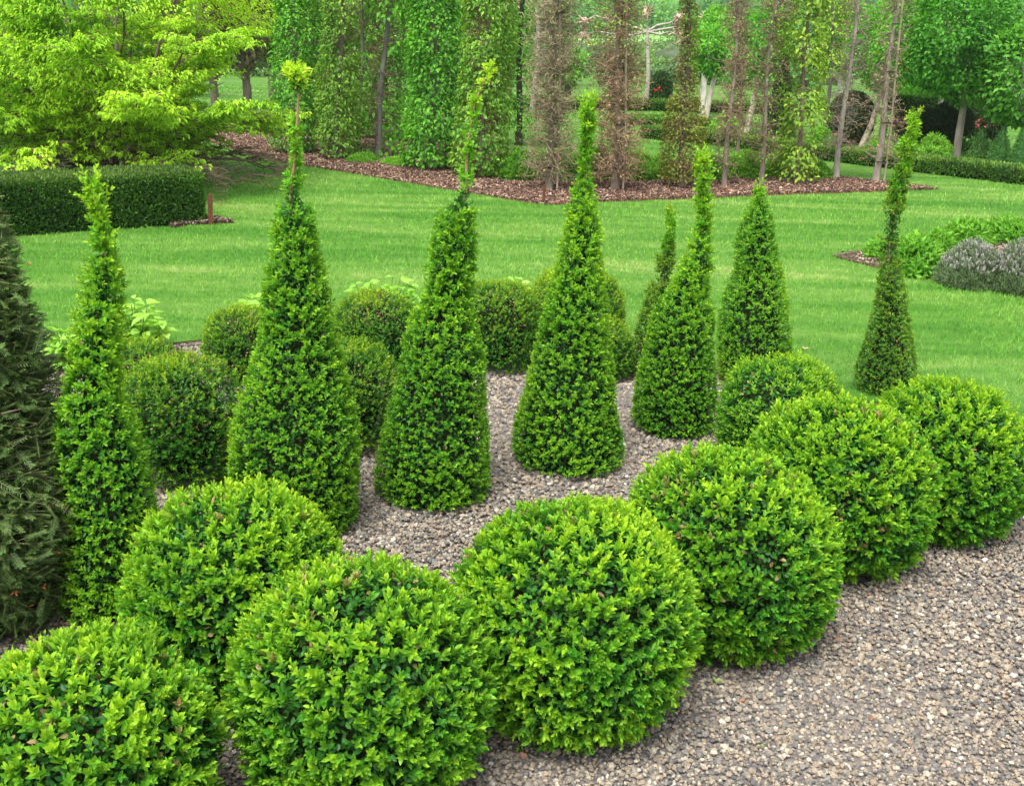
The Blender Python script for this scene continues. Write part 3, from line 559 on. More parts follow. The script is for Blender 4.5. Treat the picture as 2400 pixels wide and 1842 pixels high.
# ---------------------------------------------------------------- round headed trees and dark topiary
def crown_leaves(fo, c, rad, n, L, pal, seed, hole=-.35, shell=.55, droop=.2):
    p = rsph(n); r = R.uniform(shell**3, 1, n)**(1/3); lump = 1+.11*fnoise(p, 2.4, seed)+.06*fnoise(p, 6, seed+1); P = c+p*np.array(rad)*(r*lump)[:, None]
    kp = fnoise(P/max(rad)*2.2, 2.2, seed+2) > hole-.5*(1-r); P, p = P[kp], p[kp]; n = len(P)
    k = np.clip(R.normal(.4, .25, n)+.22*fnoise(P/max(rad), 5, seed+3), 0, 1.1); D = p+R.normal(0, .7, (n, 3)); D[:, 2] -= droop
    leaves(fo, P, D, p+np.array([0, 0, .8])+R.normal(0, .4, (n, 3)), L*R.uniform(.7, 1.3, n), L*.6, mixc(pal[0], pal[1], k), six=False, fold=.15)
def lolly(base, fork, cpx, rpx, label, pal, n=5000, L=.06, tr=.05, bark=(.3, .26, .22), nb=14, squash=1., hole=-.5, name='round_headed_tree', group='round headed trees beyond the far hedge', depthr=None, cat='tree', mat=None):
    b = G(*base); q, s = V(b, *fork); c, s2 = V(b, *cpx); rad = np.array([rpx[0]*s2, (depthr or rpx[0])*s2, rpx[1]*s2])
    e = empty(name, b); tag(e, label, cat, group); t = MB(); mid = (b+q)/2+np.array([R.normal(0, .02), 0, 0])
    tube(t, [b, mid, q, q+(c-q)*.5], [tr*1.15, tr, tr*.8, tr*.45], 9, bark, .04)
    for k in range(nb):
        d = rsph(1)[0]; d[2] = abs(d[2])*.8+.1; end = c+d*rad*.8-[0, 0, rad[2]*.15]; m_ = (q+end)/2+R.normal(0, .05, 3); tube(t, [q, m_, end], [tr*.4, tr*.25, tr*.1], 5, bark)
    t.build('trunk', M_WOOD, e, b); f = MB(); crown_leaves(f, c, rad, n, L, pal, int(base[0]+base[1]), hole); f.build('crown', mat or M_LEAF, e, b); return e
MG = ((.045, .2, .02), (.16, .52, .04)); BG = ((.08, .3, .025), (.25, .62, .06))
lolly((2240, 373), (2261, 232), (2240, 75), (150, 160), 'large round headed green tree on a straight grey trunk behind the right hedge', MG, 15000, .07, .055, hole=-.6)
lolly((2205, 275), (2206, 232), (2150, 90), (110, 140), 'green round headed tree behind and left of the large one', BG, 8000, .1, .09, hole=-.5)
lolly((2375, 390), (2405, 300), (2420, 180), (115, 135), 'bright large leaved tree cut by the right picture edge on a white trunk', ((.05, .2, .02), (.18, .5, .05)), 5200, .09, .045, (.5, .47, .42), hole=-.5)
lolly((2018, 345), (2062, 227), (2085, 100), (85, 110), 'leaning pale trunk tree with loose green crown behind the staked tree', BG, 4600, .075, .045, (.45, .38, .3), hole=-.2)
lolly((1642, 276), (1653, 150), (1680, 95), (62, 75), 'white trunk birch, first of the two close together behind the bronze tree', BG, 2800, .1, .055, (.6, .56, .5), hole=-.2)
lolly((1651, 298), (1675, 178), (1668, 120), (56, 60), 'slim leaning white trunk tree just right of the thicker birch', BG, 2400, .09, .055, (.6, .52, .44), hole=-.2)
lolly((1748, 316), (1775, 178), (1790, 100), (66, 80), 'leaning pale stemmed tree before the dark yew cone', MG, 3600, .08, .05, (.5, .42, .34), hole=-.3)
lolly((1962, 270), (1973, 170), (1985, 90), (75, 85), 'white stemmed tree behind the dark rounded yew', MG, 3600, .1, .06, (.6, .56, .5), hole=-.3)
DK = ((.018, .05, .016), (.065, .13, .03))
def mound(x, top, bot, r, label, pal=DK, n=7000, L=.05, base=None, stems=0, name='yew_dome', cat='topiary', group='dark clipped yew shapes', cone_=False, ry=None):
    b = G(x, base or bot); e = empty(name, b); tag(e, label, cat, group); c, s = V(b, x, (top+bot)/2); rx = r*s; rz = (bot-top)/2*s; f = MB(); p = rsph(n)
    if cone_:
        t = R.uniform(size=n)**1.; z = t; rr = (1-t)**.8; n_ = rsph(n); th = R.uniform(0, 2*PI, n); t = 1-np.sqrt(R.uniform(size=n)); P = np.stack([np.cos(th)*rx*(1-t)**.85, np.sin(th)*rx*(1-t)**.85, t*2*rz], -1)+[b[0], b[1], .02]
        p = unit(np.stack([np.cos(th), np.sin(th), th*0+.4], -1)); P += p*R.uniform(-.03, .015, (n, 1))
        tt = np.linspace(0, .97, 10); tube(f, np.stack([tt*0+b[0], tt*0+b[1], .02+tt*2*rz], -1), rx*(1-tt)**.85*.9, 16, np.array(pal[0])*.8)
    else:
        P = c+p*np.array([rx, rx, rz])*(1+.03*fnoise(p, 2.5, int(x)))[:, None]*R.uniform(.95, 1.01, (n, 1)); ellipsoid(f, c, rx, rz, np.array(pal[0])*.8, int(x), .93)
    kp = P[:, 2] > .02; P, p = P[kp], p[kp]; m = len(P)
    leaves(f, P, p+R.normal(0, .6, (m, 3)), p+R.normal(0, .4, (m, 3)), L*R.uniform(.7, 1.3, m), L*.35, mixc(pal[0], pal[1], np.clip(R.normal(.4, .3, m), 0, 1)), six=False)
    f.build('foliage', M_YEW, e, b)
    if stems:
        t = MB()
        for k in range(stems):
            a = R.uniform(0, 2*PI); o = np.array([math.cos(a), math.sin(a), 0]); tube(t, [b+o*.03*k, c-[0, 0, rz*.5]+o*rx*.5], [.035, .025], 6, (.12, .09, .07))
        t.build('stems', M_WOOD, e, b)
mound(1822, 135, 322, 34, 'tall dark yew cone behind the sparse young trees', n=6000, cone_=True, L=.06)
mound(1995, 218, 340, 52, 'broad dark rounded yew behind the dead leaved tree', n=7000)
mound(2146, 248, 332, 46, 'dark yew mound, left one of the row right of the ragged spire', base=350, stems=4)
mound(2228, 244, 325, 47, 'dark yew mound on several thin stems behind the grey trunk', base=357, stems=5)
mound(2284, 250, 320, 34, 'narrow dark yew mound just right of the grey trunk', base=345, stems=3, n=4500)
mound(2326, 266, 322, 28, 'smallest dark yew mound by the little green cones', base=345, stems=3, n=4000)
mound(1548, 170, 245, 24, 'dark oval topiary in the distance left of the white trunks', ((.03, .08, .02), (.07, .16, .03)), 3500, .07, base=252)
SC = ((.05, .16, .025), (.14, .32, .05))
mound(2291, 303, 384, 25, 'loose little green cone behind the right hedge', SC, 2500, .035, cone_=True, name='small_cone', group='little cones behind the right hedge')
mound(2338, 300, 392, 28, 'smooth little green cone, middle of three behind the right hedge', ((.05, .18, .03), (.1, .27, .04)), 3500, .03, cone_=True, name='small_cone', group='little cones behind the right hedge')
mound(2385, 296, 398, 26, 'little green cone at the right picture edge by the white trunk', ((.05, .18, .03), (.1, .27, .04)), 3000, .03, cone_=True, name='small_cone', group='little cones behind the right hedge')

# ---------------------------------------------------------------- low shrubs
def shrub(x, bot, hw, top, label, pal, n=1500, L=.04, upr=1.2, K=3, name='low_shrub', group=None, cat='shrub', mat=None, depth=1.):
    b0 = G(x, bot); s = ((b0-CAM)@f_)/F; rx = hw*s; b = toward(b0, rx*depth*.8); _, s = V(b, x, bot); h = max(.06, V(b, x, top)[0][2])*(1.3 if name == 'low_shrub' else 1.08)
    f = MB(); p = rsph(n); p[:, 2] = np.abs(p[:, 2]); lum = 1+.13*fnoise(p, 2.5, int(x))+.05*fnoise(p, 7, int(x)+1)
    P = b+p*np.array([rx, rx*depth, h*.9])*(lum*R.uniform(.7, 1, n))[:, None]; P[:, 2] = np.maximum(P[:, 2], .03)
    D = p+np.array([0, 0, upr])+R.normal(0, .35, (n, 3)); k = np.clip(R.normal(.45, .25, n)+.2*fnoise(p, 4, int(x)), 0, 1.1)
    sprigs(f, P-unit(D)*L*.6, D, L*1.4, K, L, L*.38, mixc(pal[0], pal[0], k), mixc(pal[0], pal[1], k), six=False)
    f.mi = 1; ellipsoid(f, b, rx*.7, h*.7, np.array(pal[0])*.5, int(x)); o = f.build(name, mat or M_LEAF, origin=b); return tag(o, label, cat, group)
g = 'low shrubs under the pillar trees'; SH = ((.12, .36, .035), (.42, .72, .09))
for i, (x, bo, hw, tp, lb) in enumerate([
    (1215, 432, 45, 368, 'low green shrub left of the brown twiggy pillar trunk'), (1262, 425, 30, 372, 'small low shrub against the foot of the brown twiggy pillar'),
    (1345, 435, 46, 372, 'low shrub between the two brown pillar trunks'), (1398, 432, 36, 366, 'low shrub just left of the staked brown trunk'),
    (1500, 432, 48, 368, 'fresh green low shrub right of the staked brown trunk'), (1552, 428, 36, 374, 'low shrub between the staked trunk and the bronze tree'),
    (1655, 430, 46, 374, 'low shrub between the bronze tree and the bare twiggy stem'), (1738, 426, 44, 366, 'feathery low shrub between the two thin young trees'),
    (1822, 424, 38, 372, 'low shrub left of the yellow green leafy tree'), (1905, 425, 42, 386, 'low shrub at the right end of the row before the bare mulch'),
    (1170, 425, 36, 378, 'low shrub at the foot of the reddish leaved pillar'), (935, 396, 40, 372, 'small green plant at the foot of the grey trunk'), (850, 388, 40, 366, 'small green plant between the second pillar and the grey trunk')]):
    shrub(x, bo, hw, tp, lb, SH if i % 3 else ((.07, .24, .02), (.28, .58, .05)), 2600, .036, group=g)

# broad leaved pale plants peeping over the back balls
def broadleaf(x, bot, hw, top, label, n=26, L=.085, pal=((.2, .45, .05), (.4, .68, .12)), group='pale leafy plants behind the box balls', name='leafy_plant', cat='plant'):
    b = G(x, bot); q, s = V(b, x, top-12); h = q[2]; rx = hw*s; e = empty(name, b); tag(e, label, cat, group); st = MB(); lf = MB()
    for k in range(n):
        a = R.uniform(0, 2*PI); rr = rx*math.sqrt(R.uniform()); zt = h*R.uniform(.5, 1.0)*(1-.25*rr/rx); r2 = R.uniform(.3, .7)*rr
        p0 = b+np.array([math.cos(a)*r2*.6, math.sin(a)*r2*.6, 0]); p1 = b+np.array([math.cos(a)*rr, math.sin(a)*rr, zt]); mid = (p0+p1)/2+[0, 0, .02]
        tube(st, [p0, mid, p1], [.004, .003, .002], 5, (.16, .3, .05))
        for j in range(3):
            t = (.55, .8, 1.)[j]; pp = p0*(1-t)+p1*t
            for s_ in (0, 2.4):
                an = R.uniform(0, 2*PI)+s_; d = np.array([math.cos(an), math.sin(an), R.uniform(-.3, .5)]); ll = L*R.uniform(.7, 1.2)*(1 if j < 2 else .8)
                leaves(lf, pp[None], d[None], np.array([[0, 0, 1.]])+R.normal(0, .2, (1, 3)), ll, ll*.62, mixc(pal[0], pal[1], np.clip(R.normal(.55, .25, 1), 0, 1)), fold=.12, curl=.3)
    st.build('stems', M_LEAF, e, b); lf.build('leaves', M_LEAF, e, b)
broadleaf(325, 835, 72, 706, 'pale green broad leaved plant right of the left cone over the back balls', 30)
broadleaf(165, 870, 42, 765, 'pale green broad leaved plant left of the left cone', 18)
broadleaf(605, 790, 48, 682, 'pale leafy plant behind the ball left of the tallest cone', 20)
broadleaf(905, 765, 88, 652, 'wide pale leafy plant between the tallest cone and the crooked tipped one', 34)
broadleaf(1215, 752, 48, 632, 'pale leafy plant peeping between the crooked tipped cone and the middle cone', 18)

# right flower bed
g = 'bright leafy shrubs in the right bed'; BR = ((.12, .36, .03), (.3, .62, .07))
for x, bo, hw, tp, lb in [(2075, 618, 44, 553, 'small bright green shrub at the left tip of the right bed'), (2140, 655, 62, 556, 'bright green broad leaved shrub between the ragged spire and the lavender'),
                          (2195, 600, 40, 545, 'low bright shrub at the left end of the back row in the right bed'), (2262, 585, 55, 522, 'bright green shrub behind the lavender, its middle'), (2365, 582, 62, 516, 'bright green shrub behind the lavender at the right picture edge'), (2480, 590, 62, 520, 'bright shrub beyond the right picture edge')]:
    shrub(x, bo, hw, tp, lb, BR, 650, .055, .5, 2, 'leafy_shrub', g)
def lavender(x, bot, hw, top, label):
    b0 = G(x, bot); s = ((b0-CAM)@f_)/F; rx = hw*s; b = toward(b0, rx*.8); h = V(b, x, top)[0][2]*.98; e = empty('lavender_bush', b); tag(e, label, 'lavender', 'lavender bushes in the right bed')
    n = 2600; p = rsph(n); p[:, 2] = np.abs(p[:, 2])*.9+.1; p = unit(p); A = b+p*[.3*rx, .3*rx, .05]; B = b+p*np.array([rx, rx, h])*(1+.08*fnoise(p, 3, int(x)))[:, None]*R.uniform(.8, 1, (n, 1)); st = MB(); c = mixc((.2, .14, .11), (.12, .18, .08), R.uniform(size=n))
    m = (A+B)/2+R.normal(0, .015, (n, 3)); twigs(st, A, m, .003, .0022, c*.8); twigs(st, m, B, .0022, .0014, c); st.build('stems', M_LEAF, e, b)
    f = MB(); D = unit(B-A+[0, 0, .3]); sprigs(f, B-D*.05, D, .07, 3, .028, .005, (.14, .25, .12), (.22, .33, .17), six=False, open_=.7)
    q = (R.uniform(size=n) < .6) & (p[:, 2] > .45); fl = MB(); sprigs(fl, B[q], D[q], .03, 3, .010, .006, (.40, .34, .38), (.62, .55, .60), six=False); f.build('foliage', M_LEAF, e, b); fl.build('flowers', M_CLOTH, e, b)
lavender(2272, 688, 84, 558, 'grey purple lavender bush nearest the ragged spire, bed front')
lavender(2398, 704, 88, 560, 'green grey lavender bush at the right picture edge')
lavender(2530, 712, 90, 565, 'lavender bush beyond the right picture edge')

# ---------------------------------------------------------------- lime green spreading tree at the left
def spreading_tree():
    b = G(262, 432); e = empty('spreading_tree', b); tag(e, 'wide multi stemmed tree with layered lime green leaves above the left hedge', 'tree'); br = MB(); fo = MB(); RX, HT = 1.78, 3.0
    SA, SB, LP, LD = [], [], [], []
    for k in range(40):
        az = 2*PI*k/26*2.4+R.uniform(-.2, .2); el = (.22, .5, .85, 1.2)[k % 4]+R.uniform(-.1, .1); d = np.array([math.cos(az)*math.cos(el), math.sin(az)*math.cos(el), math.sin(el)])
        L = 1/math.sqrt((math.cos(el)/RX)**2+(math.sin(el)/HT)**2)*R.uniform(.82, 1.0); t = np.linspace(0, 1, 9); p = b+np.array([math.cos(az), math.sin(az), 0])*.08+d*L*t[:, None]
        p[:, 2] += .28*np.sin(t*PI)*math.cos(el)*(.6)-.10*t**3*math.cos(el); p += R.normal(0, .025, p.shape)*t[:, None]; tube(br, p, np.linspace(.028, .006, 9), 6, (.13, .095, .07))
        for j in range(2, 9):
            for s in range(4):
                a2 = az+R.choice([-1, 1])*R.uniform(.3, 1.5); e2 = R.normal(.12, .16)+.25*(el > .9); l2 = R.uniform(.3, .62)*(1-.25*t[j]); d2 = np.array([math.cos(a2)*math.cos(e2), math.sin(a2)*math.cos(e2), math.sin(e2)]); m = p[j]+d2*l2*.5+[0, 0, .02]; q = p[j]+d2*l2-[0, 0, .02]
                SA += [p[j], m]; SB += [m, q]
                for u in np.linspace(.25, 1, 6):
                    x = p[j]*(1-u)+q*u+[0, 0, .03*math.sin(u*PI)]
                    for w in (-1, 1):
                        a3 = a2+w*R.uniform(.5, 1.1); d3 = np.array([math.cos(a3), math.sin(a3), R.normal(.05, .15)]); y = x+d3*R.uniform(.06, .15); SA.append(x); SB.append(y); LP.append(y); LD.append(d3)
                        LP.append((x+y)/2); LD.append(d3)
    SA, SB, LP, LD = map(np.array, (SA, SB, LP, LD)); twigs(br, SA, SB, .0045, .0025, (.14, .11, .07)); n = len(LP)
    ok = (LP[:, 2] > .4) & ((LP[:, 2] > .7) | (R.uniform(size=n) < .5)); LP, LD = LP[ok], LD[ok]; n = len(LP)
    tone = np.clip(.55+.25*fnoise(LP, 2, 5)+R.normal(0, .12, n), 0, 1.15)
    for k in range(6):
        a = R.uniform(-1.4, 1.4, n); d = np.stack([LD[:, 0]*np.cos(a)-LD[:, 1]*np.sin(a), LD[:, 0]*np.sin(a)+LD[:, 1]*np.cos(a), R.uniform(-.75, .1, n)], -1)
        leaves(fo, LP+R.normal(0, .012, (n, 3)), d, np.array([0, 0, 1.])+R.normal(0, .25, (n, 3)), .056*R.uniform(.7, 1.2, n), .021*R.uniform(.8, 1.2, n), mixc((.13, .40, .012), (.56, .84, .05), np.clip(tone+R.normal(0, .1, n), 0, 1.1)), six=False, curl=.25)
    p = rsph(60000); q = p*R.uniform(.55, 1, (60000, 1))**.5*np.array([RX*1.0, RX*1.0, 1.42])*(1+.07*fnoise(p, 3, 61))[:, None]+b+[0, 0, 1.62]
    lay = fnoise((q-b)*np.array([1, 1, 3.4]), 1.9, 62); q = q[(lay > .15) & (q[:, 2] > .55)][:17000]; n = len(q); o = unit(q-b-[0, 0, 1.])
    dr = o+R.normal(0, .6, (n, 3)); dr[:, 2] = R.uniform(-.8, .15, n); tn = np.clip(.6+.25*fnoise(q, 2, 5)+R.normal(0, .15, n), 0, 1.15)
    leaves(fo, q, dr, np.array([0, 0, 1.])+R.normal(0, .25, (n, 3)), .052*R.uniform(.7, 1.2, n), .02, mixc((.13, .40, .012), (.56, .84, .05), tn), six=False, curl=.25)
    br.build('trunk', M_WOOD, e, b); fo.build('crown', M_LEAF, e, b)
spreading_tree()

# ---------------------------------------------------------------- stakes and fallen leaves
def stake(x, y0, y1, w, label):
    b = G(x, y0); q, s = V(b, x, y1); m = MB(); r = w*s*.5; h = q[2]
    for z0, z1, k in ((-.03, h*.97, 1.), (h*.97, h, .8)):
        v = [(sx*r*k, sy*r*k, z) for z in (z0, z1) for sx, sy in ((-1, -1), (1, -1), (1, 1), (-1, 1))]; 
        m.add(v, [(3, 2, 1, 0), (4, 5, 6, 7), (0, 1, 5, 4), (1, 2, 6, 5), (2, 3, 7, 6), (3, 0, 4, 7)], (.13, .05, .028))
    o = m.build('rusty_stake', M_RUST, flat=True); o.location = b; o.rotation_euler = (0, .03, .5); tag(o, label, 'stake', 'rusty iron stakes')
stake(494, 531, 455, 9, 'rusty square stake at the end of the left hedge')
stake(1273, 484, 433, 5, 'small rusty stake at the front corner of the mulch bed')
def fallen(x, y, label, c, L=.05):
    b = G(x, y, .03 if y < 900 else .012); m = MB(); leaves(m, np.zeros((2, 3)), np.array([[1, .3, .25], [-.2, 1, .3]]), np.array([[0, 0, 1.], [.3, 0, 1]]), L, L*.45, c); o = m.build('fallen_leaf', M_LEAF); o.location = b; tag(o, label, 'fallen leaf')
fallen(1885, 818, 'dry pinkish fallen leaf lying on the lawn right of the pointed cone', (.75, .5, .36), .035)
fallen(1677, 1598, 'small green fallen leaf on the gravel below the middle ball', (.3, .5, .1), .025)

# ---------------------------------------------------------------- pollarded planes with pale knuckled arms
def plane_tree(base, fork, arms, label, tr=.05):
    b = G(*base); q, s = V(b, *fork); e = empty('pollarded_tree', b); tag(e, label, 'tree', 'pollarded plane trees'); m = MB(); c = (.36, .33, .28)
    tube(m, [b, (b+q)/2+[.05, 0, 0], q], [tr*1.2, tr, tr*.8], 9, c, .06); m.build('trunk', M_WOOD, e, b)
    for pts in arms:
        m = MB(); P = [q]+[V(b, *p)[0]+np.array([0, R.normal(0, .1), 0]) for p in pts]; P = np.array(P); tube(m, P, np.linspace(tr*.55, tr*.3, len(P)), 7, c, .1)
        v = MB(); k = P[-1]; u = k+rsph(14)*.22; twigs(m, np.repeat(k[None], 14, 0), u, .035, .012, (.4, .28, .2))
        tube(m, [k-[0, 0, .08], k, k+[0, 0, .08]], [.05, .1, .05], 7, (.5, .38, .3), .2); m.build('branch', M_WOOD, e, b)
plane_tree((1245, 275), (1262, 45), [[(1255, 20), (1240, -5)], [(1230, 12), (1205, 8)], [(1275, 30), (1290, 5)]], 'pollarded plane with a white mottled trunk behind the first brown pillar')
plane_tree((1512, 262), (1517, 75), [[(1518, 50), (1516, 30)], [(1540, 60), (1570, 55), (1592, 42)], [(1560, 68), (1600, 62)], [(1545, 82), (1570, 75), (1600, 92)], [(1475, 60), (1420, 45), (1395, 38), (1370, 50)], [(1470, 85), (1400, 75), (1370, 82)]], 'pollarded plane with wide pale arms between the brown and the bronze tree')
plane_tree((1640, 262), (1648, 95), [[(1645, 60), (1655, 45)], [(1630, 65), (1600, 60)], [(1620, 80), (1590, 75)], [(1665, 70), (1660, 48)]], 'pollarded plane with knobbly arm ends above the yellow field')

# ---------------------------------------------------------------- trees behind at the left
def backtree(x, base, top, hw, label, pal, n=2600, L=.11, hole=0., bark=(.14, .11, .09), tr=.09, z0=.3, droop=.2, twc=(.2, .15, .11), nt=200):
    b = G(x, base); q, s = V(b, x, top); e = empty('background_tree', b); tag(e, label, 'tree', 'trees behind the mulch bed'); h = q[2]; t = MB(); ax = np.array([b+[R.normal(0, .06)*z, 0, h*z] for z in np.linspace(0, .95, 7)]); tube(t, ax, np.linspace(tr, tr*.3, 7), 8, bark, .06)
    w = hw*s; z = R.uniform(z0*h, h*.98, nt); th = R.uniform(0, 2*PI, nt); A = np.stack([z*0+b[0], z*0+b[1], z-.2], -1); B = A+np.stack([np.cos(th)*w*.8, np.sin(th)*w*.8, R.uniform(.1, .7, nt)], -1)*R.uniform(.5, 1, (nt, 1)); twigs(t, A, B, .015, .006, twc); t.build('trunk', M_WOOD, e, b)
    f = MB(); c = b+np.array([0, 0, h*(z0+1)/2]); crown_leaves(f, c, (w, w, h*(1-z0)/2), n, L, pal, int(x), hole, .3, droop); f.build('crown', M_LEAF, e, b)
BRN = ((.09, .09, .04), (.22, .22, .09))
for a in [(505, 268, -30, 60, 'brownish budding tree right of the lime tree crown', BRN, 2200), (580, 265, -60, 60, 'brown green thin tree left of the first pillar', BRN, 2200), (640, 250, -80, 60, 'dull green tree behind the first pillar', OLV, 2600),
          (400, 230, -40, 80, 'green tree far behind the lime tree, right of its middle', OLV, 2600), (250, 225, 15, 80, 'low green tree far behind the lime tree', OLV, 2400), (20, 232, 60, 90, 'green bush like tree far behind at the left edge', OLV, 2400),
          (760, 235, -60, 80, 'green tree far behind the second pillar', LUSH, 2600), (880, 232, -60, 80, 'green tree far behind the grey trunk', OLV, 2600), (985, 225, 30, 70, 'green tree far behind the densest pillar', LUSH, 2200),
          (1190, 240, -20, 60, 'green tree behind the narrow column', MG, 1500), (1330, 238, 110, 40, 'small green tree between the two brown pillars', BG, 1800), (1440, 235, 120, 46, 'small grey green tree behind the staked brown trunk', ((.1, .16, .08), (.2, .3, .15)), 1800),
          (1600, 215, 130, 46, 'soft grey green bush below the yellow field', ((.12, .2, .09), (.24, .36, .17)), 1500)]:
    backtree(*a)
def conifer(x, base, top, hw, label):
    b = G(x, base); q, s = V(b, x, top); h = q[2]; w = hw*s; e = empty('conifer', b); tag(e, label, 'tree', 'dark conifers in the distance'); t = MB(); tube(t, [b, b+[0, 0, h]], [.15, .02], 7, (.12, .09, .07)); t.build('trunk', M_WOOD, e, b)
    n = 2600; f = MB(); tt = 1-np.sqrt(R.uniform(size=n)); th = R.uniform(0, 2*PI, n); o = np.stack([np.cos(th), np.sin(th), th*0], -1); P = b+o*(w*(1-tt)*R.uniform(.4, 1.05, n)*(1+.2*np.sin(tt*60)))[:, None]; P[:, 2] = .3+tt*(h-.3)
    leaves(f, P, o+[0, 0, -.15]+R.normal(0, .3, (n, 3)), np.array([0, 0, 1.])+R.normal(0, .3, (n, 3)), .3, .1, mixc((.02, .06, .02), (.04, .12, .035), R.uniform(size=n)), six=False); f.build('crown', M_YEW, e, b)
conifer(82, 150, -10, 40, 'dark broad conifer far off above the lime tree'); conifer(130, 150, -5, 14, 'thin dark conifer far off, second from left'); conifer(18, 150, -40, 30, 'dark conifer far off at the top left corner')
# flowers in distance
def flowers(x, y, w, n, c, label):
    b = G(x, y); s = ((b-CAM)@f_)/F; e = empty('flower_clump', b); tag(e, label, 'flowers'); m = MB(); f = MB(); P = b+np.stack([R.uniform(-w, w, n)*s, R.uniform(-.4, .4, n), R.uniform(.3, .5, n)], -1); Q = P.copy(); Q[:, 2] = 0
    twigs(m, Q, P, .006, .005, (.1, .25, .04)); sprigs(m, Q, np.tile([0, 0, 1.], (n, 1)), .15, 2, .2, .04, (.06, .2, .03), (.12, .32, .05), six=False); sprigs(f, P, np.tile([0, 0, 1.], (n, 1)), .04, 2, .06, .04, c, np.array(c)*1.1, six=False); m.build('stems', M_LEAF, e, b); f.build('blossoms', M_CLOTH, e, b)
flowers(1545, 264, 10, 4, (.7, .02, .03), 'red tulips by the dark oval topiary in the distance')
flowers(2215, 352, 42, 60, (.75, .25, .35), 'pink flowers under the dark yew mounds')
flowers(2285, 358, 24, 7, (.6, .2, .16), 'red and orange flowers right of the grey trunk')
flowers(2085, 352, 24, 24, (.65, .3, .35), 'pink flowers left of the dark yew mounds')
for x, bo, hw, tp, lb in [(2185, 378, 40, 322, 'feathery yellow green plant under the yew mounds'), (2120, 372, 30, 330, 'green perennial clump behind the right hedge'), (2060, 365, 30, 330, 'green clump behind the hedge near the leaning trunk'), (1915, 342, 34, 300, 'low green clump behind the hedge left of the dark rounded yew'), (1700, 322, 40, 272, 'green clump behind the hedge by the slim white trunk')]:
    shrub(x, bo, hw, tp, lb, SH, 700, .06, group='perennials behind the far hedge', name='perennial_clump', cat='plant')

def litter():
    n = 420; P = np.stack([R.uniform(-3.5, 4, n), R.uniform(1.2, 5.5, n), np.zeros(n)], -1); P = P[P[:, 1] < np.interp(P[:, 0], ex, ey)-.05]; n = len(P); P[:, 2] = .014
    m = MB(); leaves(m, P, np.hstack([R.normal(size=(n, 2)), R.normal(0, .25, (n, 1))]), np.array([0, 0, 1.])+R.normal(0, .35, (n, 3)), R.uniform(.008, .02, n), R.uniform(.003, .008, n), np.array([(.4, .3, .14), (.2, .35, .06), (.5, .4, .25), (.25, .15, .08)])[R.integers(0, 4, n)])
    kind(m.build('leaf_litter', M_LEAF), 'stuff', 'scattered tiny clippings and dry leaves on the gravel')
litter()

# ---------------------------------------------------------------- far country
m = MB(); p = [G(x, y) for x, y in [(1300, 113), (2060, 137), (2030, 126), (1300, 99)]]
v = [[q[0], q[1], float(hill(q[0], q[1]))+.06] for q in p]; m.add(v, [[0, 1, 2, 3]], (.85, .68, .02)); kind(m.build('rapeseed_field', M_CLOTH), 'structure')
def wood():
    m = MB(); n = 2300; Y = 125+400*R.uniform(size=n)**1.3; X = R.uniform(-.62, .62, n)*Y+R.normal(0, 5, n); Z = hill(X, Y)
    P = np.stack([X, Y, Z], -1); keep = ((Y > 116) | (X < 2)) & ((fnoise(np.stack([X*.012, Y*.02, X*0], -1), 1.3, 31) > -.35) | (Y > 330)); P = P[keep]
    for q in P:
        r = R.uniform(1.2, 2.6)*(1+.35*(q[1] > 330)); h = r*R.uniform(1.2, 1.8); k = 420 if q[1] < 150 else 150 if q[1] < 260 else 45; lf = .2 if q[1] < 150 else .34 if q[1] < 260 else .55; c = q+[0, 0, h*.75]; pp = rsph(k); pp[:, 2] = pp[:, 2]*.9
        A = c+pp*[r, r, h*.75]*R.uniform(.75, 1.05, (k, 1)); dark = q[1] > 400
        pal = ((.03, .09, .05), (.06, .15, .07)) if dark else (((.08, .26, .06), (.2, .48, .1)), ((.07, .21, .06), (.15, .36, .09)), ((.14, .36, .07), (.3, .58, .12)))[R.integers(0, 3)]
        leaves(m, A, pp+R.normal(0, .6, (k, 3)), pp+[0, 0, .5], r*lf, r*lf*.75, mixc(pal[0], pal[1], np.clip(R.normal(.5, .25, k), 0, 1)), six=False)
        ellipsoid_lo(m, c, r*.82, h*.62, pal[0])
    kind(m.build('woodland', M_LEAF), 'stuff', 'distant wooded hillside in fresh spring green')
def field_bushes():
    m = MB()
    for k in range(230):
        Y = R.uniform(34, 64); X = R.uniform(-.5, .5)*Y; r = R.uniform(.35, 1.1)*(1+.3*(Y > 55)); c = np.array([X, Y, float(hill(X, Y))+r*.6]); pp = rsph(260); pp[:, 2] = pp[:, 2]*.9
        pal = (((.10, .22, .06), (.24, .42, .11)), ((.12, .18, .09), (.26, .34, .18)), ((.06, .2, .04), (.16, .4, .07)))[R.integers(0, 3)]
        A = c+pp*[r, r, r*.75]*(1+.2*fnoise(pp, 3, k))[:, None]*R.uniform(.7, 1.05, (260, 1)); leaves(m, A, pp+R.normal(0, .6, (260, 3)), pp+[0, 0, .5], .16, .09, mixc(pal[0], pal[1], np.clip(R.normal(.5, .3, 260), 0, 1)), six=False); ellipsoid_lo(m, c, r*.7, r*.5, pal[0])
    kind(m.build('undergrowth', M_LEAF), 'stuff', 'soft green bushes scattered over the meadow behind the garden')
def ellipsoid_lo(mb, c, rx, rz, col):
    iv, jf = ico(); mb.add(iv*np.array([rx, rx, rz])+c, jf, np.array(col))
wood(); field_bushes()

